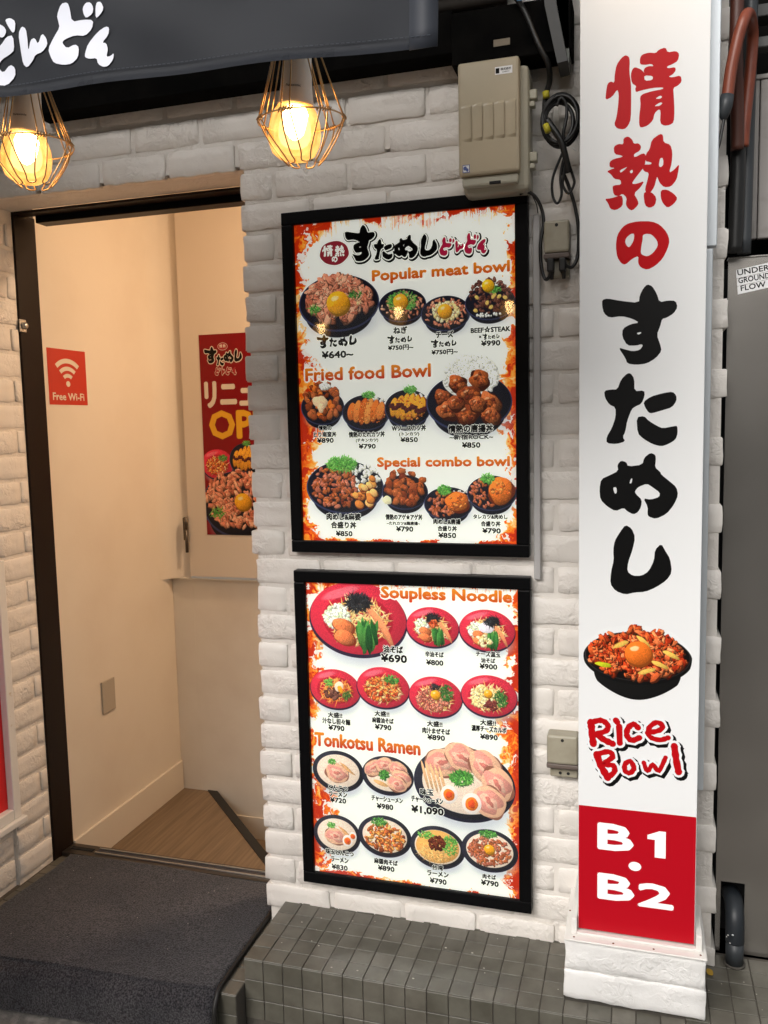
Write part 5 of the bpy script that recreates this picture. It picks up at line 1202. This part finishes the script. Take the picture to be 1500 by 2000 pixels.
# drain elbow in the slot
de = thing('drain_pipe', 'black drain pipe elbow coming out of the slot in the steel panel', 'drain pipe', (1.150, .03, .124))
bm = bmesh.new(); tube(bm, smooth_path([(0, .10, .120), (0, .06, .135), (0, .022, .142), (0, -.008, .125), (0, -.020, .095), (0, -.022, .06)], 6), .0225, 20); mesh_obj('elbow', bm, M['blackpipe'], de, smooth=True)
bm = bmesh.new(); tube(bm, [(0, -.022, .0615), (0, -.022, 0)], .0215, 20); mesh_obj('lower_pipe', bm, M['greypipe'], de, smooth=True)
bm = bmesh.new(); tube(bm, [(0, -.022, .004), (0, -.022, .0)], .026, 20); mesh_obj('sealant_ring', bm, M['mortar'], de, smooth=True)
bm = bmesh.new()
for (a, z) in ((-.9, .118), (-.75, .113), (-1.0, .104), (-.7, .098), (-.35, .088), (-.9, .082), (-1.1, .075), (-.6, .064)):
    cx_, cy_ = .0225 * math.sin(a), -.0225 * math.cos(a)
    yb = -.022 if z < .095 else (-.014 if z < .11 else -.004)
    bmesh.ops.create_icosphere(bm, subdivisions=1, radius=.0028, matrix=Matrix.Translation((cx_ * .96, yb + cy_ * .96, z)) @ Matrix.Diagonal((1.1, .6, .8, 1)))
mesh_obj('paint_splash', bm, M['whiteplastic'], de, smooth=True)

# ============================================================ AWNING ZONE
bb = thing('black_fascia_beam', 'matt black fascia beam fixed to the brick above the doorway', 'beam', (0, -.05, 2.42))
rb('beam', (-.715, .474, -.085, -.013, 2.372, 2.47), M['blackmatte'], bb, (0, -.05, 2.42), .003)
rb('beam_end', (.4745, .752, -.10, -.013, 2.336, 2.455), M['blackmatte'], bb, (0, -.05, 2.42), .003)
lb = rb('paper_label', (.575, .613, -.1025, -.101, 2.345 + .02, 2.36 + .02), mat('dim_paper_label', (.20, .16, .11), .6), bb, (0, -.05, 2.42), 0)
du = thing('ducting', 'dusty grey duct and pipe run along the wall top behind the banner', 'duct', (.3, -.05, 2.5))
bm = bmesh.new(); tube(bm, [Vector(p) - Vector((.3, -.05, 2.5)) for p in ((-1., -.06, 2.497), (.60, -.06, 2.490))], .017, 14); mesh_obj('pipe', bm, M['duct'], du, smooth=True)
rb('trough', (-1., .60, -.10, -.02, 2.513, 2.545), M['duct'], du, (.3, -.05, 2.5), .004)
rb('trough', (-1., .75, -.12, -.02, 2.56, 2.75), M['blackmatte'], du, (.3, -.05, 2.5), .004)
# angled bracket beside the sign
bmk = thing('steel_bracket', 'dark grey steel bracket with a pale channel at the left of the sign top', 'bracket', (.74, -.10, 2.3))
bm = bmesh.new(); prism_pts = [(.688, 2.62), (.716, 2.62), (.720, 2.43), (.745, 2.305), (.722, 2.302), (.694, 2.43)]
a_ = [bm.verts.new((x, -.12, z)) for x, z in prism_pts]; b_ = [bm.verts.new((x, -.035, z)) for x, z in prism_pts]
for i in range(6): bm.faces.new((a_[i], a_[(i + 1) % 6], b_[(i + 1) % 6], b_[i]))
bm.faces.new(a_); bm.faces.new(b_)
mesh_obj('arm', rel(bm, (.74, -.10, 2.3)), M['greysteel'], bmk)
bm = bmesh.new(); pp = [(.7165, 2.62), (.742, 2.62), (.747, 2.31), (.7455, 2.306), (.7205, 2.431)]
a_ = [bm.verts.new((x, -.10, z)) for x, z in pp]; b_ = [bm.verts.new((x, -.04, z)) for x, z in pp]
for i in range(5): bm.faces.new((a_[i], a_[(i + 1) % 5], b_[(i + 1) % 5], b_[i]))
bm.faces.new(a_); bm.faces.new(b_)
mesh_obj('channel', rel(bm, (.74, -.10, 2.3)), M['greygreen'], bmk)
# tags
tg = thing('cable_tags', 'small white tag marked 10 beside a blue tag marked R', 'tag', (.62, -.13, 2.455))
pr = Print(lambda u, v, l: (u, -l, v)); pr.rect(-.004, .0125, -.001, .0135, .0004, 0); pr.rect(.0130, .031, -.011, .023, .0004, 1)
pr.text('10', .004, .006, .007, .008, .0008, 2, .02); pr.text('R', .022, .006, .011, .021, .0008, 2, .02)
pr.build('plates', [M['paperwhite'], M['blue'], M['ink']], tg)

# unseen canvas roof added behind the banner to keep skylight off the upper wall
AX0, AX1, BY = -2.4, .677, -1.15
aw = thing('awning', 'unseen black canvas awning roof over the doorway, added to block skylight', 'awning', (-.8, -.6, 2.6))
bm = bmesh.new(); vv = [bm.verts.new(p) for p in ((AX0, -1.0, 3.05), (AX1, -1.0, 3.05), (AX1, -.13, 3.12), (AX0, -.13, 3.12))]; f = bm.faces.new(vv)
r_ = bmesh.ops.extrude_face_region(bm, geom=[f]); bmesh.ops.translate(bm, verts=[v for v in r_['geom'] if isinstance(v, bmesh.types.BMVert)], vec=(0, 0, .004))
mesh_obj('shade_canopy', rel(bm, (-.8, -.6, 2.6)), M['cloth'], aw)
rb('front_rail', (AX0, AX1 - .001, BY + .004, BY + .03, 2.90, 2.928), M['blackmatte'], aw, (-.8, -.6, 2.6), .002)
lr = rb('lamp_rail', (AX0, AX1 - .01, -1.10, -1.075, 2.385, 2.41), M['blackmatte'], aw, (-.8, -.6, 2.6), .002)
for x in (-1.9, -.6, .6): rb('hanger', (x, x + .02, -1.146, -1.126, 2.9285, 3.05), M['blackmatte'], aw, (-.8, -.6, 2.6), .002); rb('side_arm', (x, x + .02, -1.125, -.13, 3.02, 3.045), M['blackmatte'], aw, (-.8, -.6, 2.6), .002)
for x in (-1.2, -.2): rb('drop_rod', (x, x + .012, -1.094, -1.082, 2.4105, 3.02), M['blackmatte'], aw, (-.8, -.6, 2.6), .002)

# banner with brush characters
def ripple(x, z):
    a = x * 1.0 + z * 1.9
    return .006 * math.sin(a * 7 + 1.2 * math.sin(x * 3)) + .003 * math.sin(x * 21 - z * 26 + 1) * (.4 + .6 * math.sin(x * 3.1) ** 2) + .0012 * math.sin(a * 31 + 2)
def zbot(x): return 1.957 - .037 * (x - .066)
bm = bmesh.new(); nx, nz = 220, 84; g = []
for i in range(nx + 1):
    x = AX0 + (AX1 - AX0) * i / nx; row = []
    for j in range(nz + 1):
        z = zbot(x) + (2.93 - zbot(x)) * j / nz  # unseen upper part raised to narrow the light gap under the roof
        k = min(1, (2.93 - z) / .12)
        row.append(bm.verts.new((x, BY + ripple(x, z) * k, z)))
    g.append(row)
for i in range(nx):
    for j in range(nz): bm.faces.new((g[i][j], g[i + 1][j], g[i + 1][j + 1], g[i][j + 1]))
bmesh.ops.solidify(bm, geom=bm.faces[:], thickness=-.0012)
bn = mesh_obj('banner', bm, M['cloth'], None, smooth=True); tag(bn, 'black hanging banner with white brush characters along the awning front', 'banner')
# stitched hem
bm = bmesh.new()
for (f0, f1) in ():
    for i in range(nx):
        xa, xb = [AX0 + (AX1 - AX0) * q / nx for q in (i, i + 1)]
        vs = []
        for x, dz in ((xa, f0), (xb, f0), (xb, f1), (xa, f1)):
            z = zbot(x) + dz; vs.append(bm.verts.new((x, BY + ripple(x, z) - .0014, z)))
        bm.faces.new(vs)
z0_ = 40
for j in range(z0_):
    za, zb = [zbot(AX1) + .97 * q / z0_ for q in (j, j + 1)]
    vs = [bm.verts.new((x, BY + ripple(x, z) * min(1, (2.93 - z) / .12) - .0014, z)) for x, z in ((AX1 - .034, za), (AX1, za), (AX1, zb), (AX1 - .034, zb))]
    bm.faces.new(vs)
bmesh.ops.remove_doubles(bm, verts=bm.verts, dist=.0002)
bmesh.ops.solidify(bm, geom=bm.faces[:], thickness=.0008)
mesh_obj('hem', bm, M['cloth'], bn, smooth=True)
# thread
bm = bmesh.new()
x = -.2
while x < AX1 - .01:
    z = zbot(x) + .0135; z2 = zbot(x + .004) + .0135
    tube(bm, [(x, BY + ripple(x, z) - .0022, z), (x + .004, BY + ripple(x + .004, z2) - .0022, z2)], .00045, 4); x += .0065
o = mesh_obj('stitching', bm, mat('grey_thread', (.06, .07, .09), .8), bn); o['kind'] = 'stuff'
def banner_place(u, v, l): return (u, BY + ripple(u, v) - .0022 - l, v)
bm = bmesh.new()
for gname, parts in BANNER_GLYPH.items():
    for o_, hs in parts:
        pts = round_poly(o_); tris = tessellate_polygon([[Vector((p[0], p[1], 0)) for p in pts]])
        vs = [bm.verts.new((p[0], 0, p[1])) for p in pts]
        for t in tris:
            try: bm.faces.new([vs[i] for i in t])
            except ValueError: pass
for _ in range(4):
    es = [e for e in bm.edges if e.calc_length() > .012]
    if not es: break
    bmesh.ops.subdivide_edges(bm, edges=es, cuts=1); bmesh.ops.triangulate(bm, faces=bm.faces[:])
for v in bm.verts: v.co.y = BY + ripple(v.co.x, v.co.z) - .0017
mesh_obj('brush_characters', bm, mat('white_banner_ink', (.66, .68, .76), .6, emit=None), bn, smooth=False)

# ============================================================ CAGED LAMPS
def shell_mat():
    m = bpy.data.materials.new('amber_crackle_bulb_glass'); m.use_nodes = True; nt = m.node_tree; nt.nodes.clear()
    o = nt.nodes.new('ShaderNodeOutputMaterial'); mx = nt.nodes.new('ShaderNodeMixShader'); mx.inputs[0].default_value = .42
    t = nt.nodes.new('ShaderNodeBsdfTransparent'); t.inputs[0].default_value = (1, .92, .75, 1)
    e = nt.nodes.new('ShaderNodeEmission'); e.inputs[1].default_value = 1.7
    n = nt.nodes.new('ShaderNodeTexNoise'); n.inputs['Scale'].default_value = 55; n.inputs['Detail'].default_value = 5
    tc = nt.nodes.new('ShaderNodeTexCoord'); r = nt.nodes.new('ShaderNodeValToRGB')
    r.color_ramp.elements[0].position = .35; r.color_ramp.elements[1].position = .65
    r.color_ramp.elements[0].color = (1., .30, .045, 1); r.color_ramp.elements[1].color = (1., .62, .16, 1)
    nt.links.new(tc.outputs['Object'], n.inputs[0]); nt.links.new(n.outputs['Fac'], r.inputs[0]); nt.links.new(r.outputs[0], e.inputs[0])
    nt.links.new(t.outputs[0], mx.inputs[1]); nt.links.new(e.outputs[0], mx.inputs[2]); nt.links.new(mx.outputs[0], o.inputs[0])
    return m
M['shell'] = shell_mat()
def glow(name, c, s_, f):
    m = bpy.data.materials.new(name); m.use_nodes = True; nt = m.node_tree; nt.nodes.clear()
    o = nt.nodes.new('ShaderNodeOutputMaterial'); mx = nt.nodes.new('ShaderNodeMixShader'); mx.inputs[0].default_value = f
    t = nt.nodes.new('ShaderNodeBsdfTransparent'); e = nt.nodes.new('ShaderNodeEmission'); e.inputs[0].default_value = (*c, 1); e.inputs[1].default_value = s_
    nt.links.new(t.outputs[0], mx.inputs[1]); nt.links.new(e.outputs[0], mx.inputs[2]); nt.links.new(mx.outputs[0], o.inputs[0]); return m
M['glow1'] = glow('bulb_scatter_inner', (1, .72, .36), 3.2, .35)
M['glow2'] = glow('bulb_scatter_outer', (1, .60, .20), 1.8, .25)
M['core'] = mat('glowing_led_core', (1, .8, .5), .5, emit=((1., .64, .32), 60.))
def ring_pt(a, r, z): return (r * math.cos(a), r * math.sin(a), z)
def make_lamp(label, loc, tilt):
    t = thing('caged_lamp', label, 'lamp', loc, 'caged bulbs hanging behind the banner')
    t.rotation_euler = tilt
    bm = bmesh.new(); lathe(bm, [(.014, .112), (.0185, .105), (.0195, .078), (.0215, .050), (.024, .031), (.0245, .027)], 28); bulb = mesh_obj('bulb', bm, M['neck'], t, smooth=True)
    bm = bmesh.new(); lathe(bm, [(.0240, .0268), (.0285, .020), (.0340, .006), (.0360, -.008), (.0350, -.022), (.0295, -.035), (.019, -.0425), (.006, -.0455)], 32); mesh_obj('globe', bm, M['shell'], bulb, smooth=True)
    bm = bmesh.new(); lathe(bm, [(.014, .024), (.0175, .016), (.0155, .004), (.0125, -.008), (.006, -.015), (.002, -.017)], 20); mesh_obj('light_source', bm, M['core'], bulb, smooth=True)
    for k_, m_ in ((.62, 'glow1'), (.80, 'glow2')):
        bm = bmesh.new(); lathe(bm, [(r_ * k_, z_ * k_) for r_, z_ in [(.0240, .0300), (.0285, .020), (.0340, .006), (.0360, -.008), (.0350, -.022), (.0295, -.035), (.019, -.0425), (.006, -.0455)]], 24); mesh_obj('inner_glow', bm, M[m_], bulb, smooth=True)
    bm = bmesh.new(); tube(bm, [(0, 0, .1125), (0, 0, .16)], .021, 18); tube(bm, [(0, 0, .155), (0, 0, 2.386 - loc[2])], .0035, 8); mesh_obj('socket', bm, M['black'], t, smooth=True)
    # cage: pairs of wires, ring at the widest part, looped bottom
    bm = bmesh.new(); W = .00105; N = 7; zr, rr = .008, .0590
    tube(bm, [ring_pt(2 * math.pi * k / 36, rr, zr) for k in range(36)], W, 6, cyc=True)
    tube(bm, [ring_pt(2 * math.pi * k / 24, .0235, .118) for k in range(24)], W * 1.3, 6, cyc=True)
    for k in range(N):
        a0 = 2 * math.pi * k / N + .25
        for s in (-1, 1):
            a = a0 + s * .13
            tube(bm, [ring_pt(a0 + s * .22, .0235, .118), ring_pt(a, rr * .70, .060), ring_pt(a0 + s * .10, rr, zr)], W, 5)
        for q in range(5):                                                    # twist where the wires meet the ring
            aa = a0 - .14 + .07 * q
            tube(bm, [ring_pt(aa + .05 * math.sin(j), rr + .0022 * math.cos(j), zr + .0030 * math.sin(j)) for j in (0, 1.5, 3, 4.5)], W * .9, 4)
        b = a0 + 2 * math.pi / N
        loop = [ring_pt(a0 + .10, rr, zr), ring_pt(a0 + .15, rr * .82, zr - .022), ring_pt(a0 + .24, rr * .54, zr - .046), ring_pt((a0 + b) / 2 - .25, rr * .40, zr - .055), ring_pt((a0 + b) / 2, rr * .36, zr - .057), ring_pt((a0 + b) / 2 + .25, rr * .40, zr - .055), ring_pt(b - .24, rr * .54, zr - .046), ring_pt(b - .17, rr * .82, zr - .022), ring_pt(b - .10, rr, zr)]
        tube(bm, smooth_path(loop, 4), W, 5)
    cg = mesh_obj('wire_cage', bm, M['wire'], t, smooth=True); cg.location = (.010, 0, 0); cg.rotation_euler = (0, math.radians(-7), 0)
    pr = Print(lambda u, v, l: ((.0215 + l) * math.sin(u / .0215 + .2), -(.0215 + l) * math.cos(u / .0215 + .2), v))
    pr.text('Panasonic', .0, .0475, .020, .0032, .0015, 0, .02); pr.text('LDA8L', .0, .0405, .008, .0018, .0018, 0, .0)
    pr.build('lettering', [M['ink']], bulb)
    return t
L1 = make_lamp('lit caged bulb hanging at the middle, over the doorway corner', (.452, -1.04, 1.905), (math.radians(4), math.radians(6), 0))
def copy_lamp(label, loc, tilt, rz):
    c = L1.copy(); col.objects.link(c); c.location = loc; c.rotation_euler = (*tilt, rz); c['label'] = label
    for ch in list(L1.children):
        d = ch.copy(); col.objects.link(d); d.parent = c
        for g in list(ch.children):
            e = g.copy(); col.objects.link(e); e.parent = d
    return c
copy_lamp('lit caged bulb hanging at the left picture edge', (.030, -1.058, 1.912), (0, math.radians(5)), 0.)
copy_lamp('lit caged bulb further left along the awning rail', (-.30, -1.10, 1.875), (0, 0), 1.1)
# hooded lamp over the pillar sign
sl_ = thing('sign_lamp', 'small warm spot lamp on an arm above the top of the pillar sign', 'lamp', (.91, -.34, 2.60))
bm = bmesh.new(); lathe(bm, [(.042, -.02), (.040, .01), (.025, .05), (.010, .06)], 20); bmesh.ops.delete(bm, geom=[f for f in bm.faces if len(f.verts) > 10 and f.calc_center_median().z < 0], context='FACES'); mesh_obj('hood', bm, M['black'], sl_, smooth=True)
bm = bmesh.new(); lathe(bm, [(.008, -.014), (.028, -.010), (.032, .0), (.02, .02)], 20); mesh_obj('bulb', bm, mat('warm_sign_bulb', (1, .8, .5), .5, emit=((1., .60, .26), 28.)), sl_, smooth=True)
bm = bmesh.new(); tube(bm, smooth_path([(0, 0, .058), (0, .02, .10), (0, .10, .12), (0, .145, .10)], 5), .007, 8); mesh_obj('arm', bm, M['black'], sl_, smooth=True)

# ============================================================ ELECTRIC BOX, CABLES, SOCKETS
EO = (.575, -.07, 2.05)
eb = thing('electrical_box', 'beige plastic electrical box with a ribbed cover above the upper menu', 'electrical box', EO)
rb('body', (.497, .655, -.095, -.013, 2.040, 2.322), M['beigedark'], eb, EO, .012)
rb('cover', (.494, .637, -.128, -.0955, 2.075, 2.330), M['beige'], eb, EO, .007)
rb('lower_lip', (.500, .632, -.118, -.0955, 2.052, 2.0745), M['beigedark'], eb, EO, .005)
for k in range(5):
    bm = bmesh.new(); nseg = 8; xa = .5005 + k * .0258; g = []
    for i in range(nseg + 1):
        s = i / nseg; x = xa + .0252 * s; y = -.1282 - .0055 * s ** 1.6
        g.append([bm.verts.new((x, y if 0 < j < 3 else -.1275, z)) for j, z in enumerate((2.150, 2.158, 2.228, 2.236))])
    for i in range(nseg):
        for j in range(3): bm.faces.new((g[i][j], g[i + 1][j], g[i + 1][j + 1], g[i][j + 1]))
    e1 = [bm.verts.new((xa + .0252, -.1275, z)) for z in (2.158, 2.228)]
    bm.faces.new((g[-1][1], e1[0], e1[1], g[-1][2]))
    mesh_obj('rib', rel(bm, EO), M['beige'], eb, smooth=False)
for z in (2.245, 2.105): 
    rb('hinge_clip', (.655, .672, -.085, -.06, z, z + .022), M['beigedark'], eb, EO, .003); rb('hinge_clip', (.655, .667, -.085, -.06, z - .016, z - .004), M['beigedark'], eb, EO, .002)
rb('knockout', (.565, .592, -.1195, -.112, 2.053, 2.060), M['dark'], eb, EO, .001)
pr = Print(lambda u, v, l: (u - EO[0], -.1283 - l - EO[1], v - EO[2]))
pr.rect(.582, .622, 2.292, 2.309, .0004, 0); pr.rect(.5835, .592, 2.2945, 2.306, .0008, 1); pr.text('株式会社', .607, 2.303, .024, .006, .0008, 1, .02); pr.text('UA8415', .607, 2.2965, .016, .003, .0008, 1, 0)
pr.rect(.504, .521, 2.082, 2.100, .0004, 2); pr.rect(.5055, .5195, 2.0835, 2.0985, .0006, 0); pr.ell(.510, 2.092, .004, .005, .0009, 2, 12); pr.ell(.515, 2.088, .003, .004, .0009, 2, 12)
pr.build('labels', [M['paperwhite'], M['ink'], M['bluelogo']], eb)
rb('side_bracket', (.488, .4965, -.05, -.013, 2.15, 2.20), M['beigedark'], eb, EO, .001)

def cable(label, pts, r=.0045, n=8, m=None): return pipe('black_cable', label, 'cable', pts, r, m or M['cable'], 'black cables beside the electrical box', n=n, seg=8)
cable('thick black cable dropping from the awning to the coil', [(.60, -.10, 2.49), (.628, -.11, 2.462), (.652, -.11, 2.42), (.670, -.11, 2.375), (.685, -.11, 2.34), (.700, -.10, 2.31), (.700, -.07, 2.285), (.690, -.06, 2.255), (.688, -.06, 2.21), (.695, -.06, 2.17)], .0065)
cable('black cable curling from the electrical box into the left socket plug', [(.628, -.06, 2.040), (.645, -.055, 2.045), (.664, -.05, 2.032), (.678, -.045, 2.005), (.683, -.045, 1.97), (.676, -.05, 1.92), (.678, -.05, 1.87), (.687, -.055, 1.838), (.698, -.06, 1.842), (.703, -.062, 1.862)], .0042)
cable('thin black wire beside the upper menu frame corner', [(.655, -.03, 2.04), (.664, -.025, 2.02), (.667, -.02, 2.0)], .0013)
cable('black cable running behind the sign into the right plug', [(.725, -.05, 2.09), (.742, -.05, 2.05), (.757, -.05, 2.0), (.765, -.05, 1.95), (.764, -.05, 1.89), (.752, -.055, 1.862), (.736, -.06, 1.865), (.728, -.062, 1.882)], .0042)
co = thing('cable_coil', 'coil of black cable hung on the brick beside the sign', 'cable coil', (.724, -.05, 2.19))
bm = bmesh.new(); pts = []
for k in range(7 * 28):
    a = 2 * math.pi * k / 28; lap = k / 28
    ox, oz = .004 * math.sin(lap * 2.3), .005 * math.cos(lap * 1.7)
    r = .045 + .0055 * math.sin(lap * 1.9 + 1)
    pts.append((ox + r * .86 * math.cos(a), -.02 + .012 * math.sin(lap * 2.9) - .002 * lap, oz + r * 1.15 * math.sin(a)))
tube(bm, pts, .0042, 7); mesh_obj('coil', bm, M['cable'], co, smooth=True)
bm = bmesh.new()
tube(bm, smooth_path([(-.006, -.04, .03), (.004, -.042, .046), (.016, -.04, .03), (.016, -.04, .0), (.01, -.04, -.03), (.012, -.035, -.07), (.012, -.03, -.12)], 6), .0038, 7)
tube(bm, smooth_path([(-.028, -.045, .0), (-.008, -.05, -.03), (.006, -.05, -.055), (.014, -.045, -.085), (.022, -.035, -.12)], 6), .0075, 8)
for (dx_, r2, z1) in ((-.006, .013, -.185), (.020, .016, -.165)):
    tube(bm, smooth_path([(.008 + dx_ * .3, -.035, -.075), (dx_ - r2 * .7, -.032, -.125), (dx_ - r2 * .8, -.03, z1 + .02), (dx_, -.03, z1), (dx_ + r2 * .8, -.03, z1 + .02), (dx_ + r2 * .6, -.032, -.125), (.012, -.035, -.075)], 6), .0032, 7)
mesh_obj('loops', bm, M['cable'], co, smooth=True)
bm = bmesh.new(); tube(bm, [(-.030, -.052, -.012), (-.024, -.054, -.030)], .0070, 12); mesh_obj('yellow_tape', bm, M['cabletie'], co, smooth=True)
bm = bmesh.new(); tube(bm, [(-.033, -.020, .072), (-.031, -.020, .058)], .0078, 12); mesh_obj('yellow_tape', bm, M['cabletie'], co, smooth=True)
bm = bmesh.new(); tube(bm, [(.004, -.052, -.066), (.030, -.045, -.068)], .0014, 6); tube(bm, [(.030, -.045, -.068), (.038, -.04, -.075)], .0014, 6); mesh_obj('cable_tie', bm, M['whiteplastic'], co)

def socket(label, x0, x1, z0, z1, plugs):
    org = ((x0 + x1) / 2, -.04, z0); t = thing('weatherproof_socket', label, 'socket', org, 'weatherproof sockets on the brick pillar')
    zm = z0 + (z1 - z0) * (.42 if plugs else .36)
    rb('cover', (x0, x1, -.062, -.013, zm, z1), M['socket'], t, org, .006)
    rb('band', (x0 - .001, x1 + .001, -.060, -.013, zm - .013, zm - .0005), M['socketlow'], t, org, .003)
    rb('base', (x0 + .006, x1 - .002, -.040, -.013, z0, zm - .0135), M['socket'], t, org, .004)
    bm = bmesh.new(); tube(bm, [(0, -.0226, z1 - z0 - .012), (0, -.0215, z1 - z0 - .012)], .004, 12); mesh_obj('screw_hole', bm, M['dark'], t)
    if plugs:
        for px, n in ((x0 + .016, 0), (x0 + .044, 1)):
            bm = bmesh.new(); box(bm, px - .008 - org[0], px + .008 - org[0], -.030, -.002, zm - .045 - z0, zm - .014 - z0, bev=.003)
            tube(bm, [(px - org[0] + .002, -.018, zm - .045 - z0), (px - org[0] + .003, -.018, zm - .062 - z0)], [.006, .004], 10)
            mesh_obj('plug', bm, M['cable'], t)
    else:
        for px in (x0 + .032, x0 + .052):
            bm = bmesh.new(); tube(bm, [(px - org[0], -.0015, .012), (px - org[0], -.0008, .012)], .004, 10); mesh_obj('knockout', bm, M['dark'], t)
    return t
socket('olive weatherproof socket with two black plugs below the cable coil', .685, .745, 1.842, 1.972, True)
socket('olive weatherproof socket without plugs low beside the sign', .690, .768, .590, .708, False)
tr = tag(box_obj('cable_trunking', (.6555, .6725, -.030, -.012, 1.099, 1.996), M['pvc'], None, .003), 'grey white plastic cable trunking running down beside the upper menu', 'trunking')

bpy.data.objects.remove(FONT_OBJ)
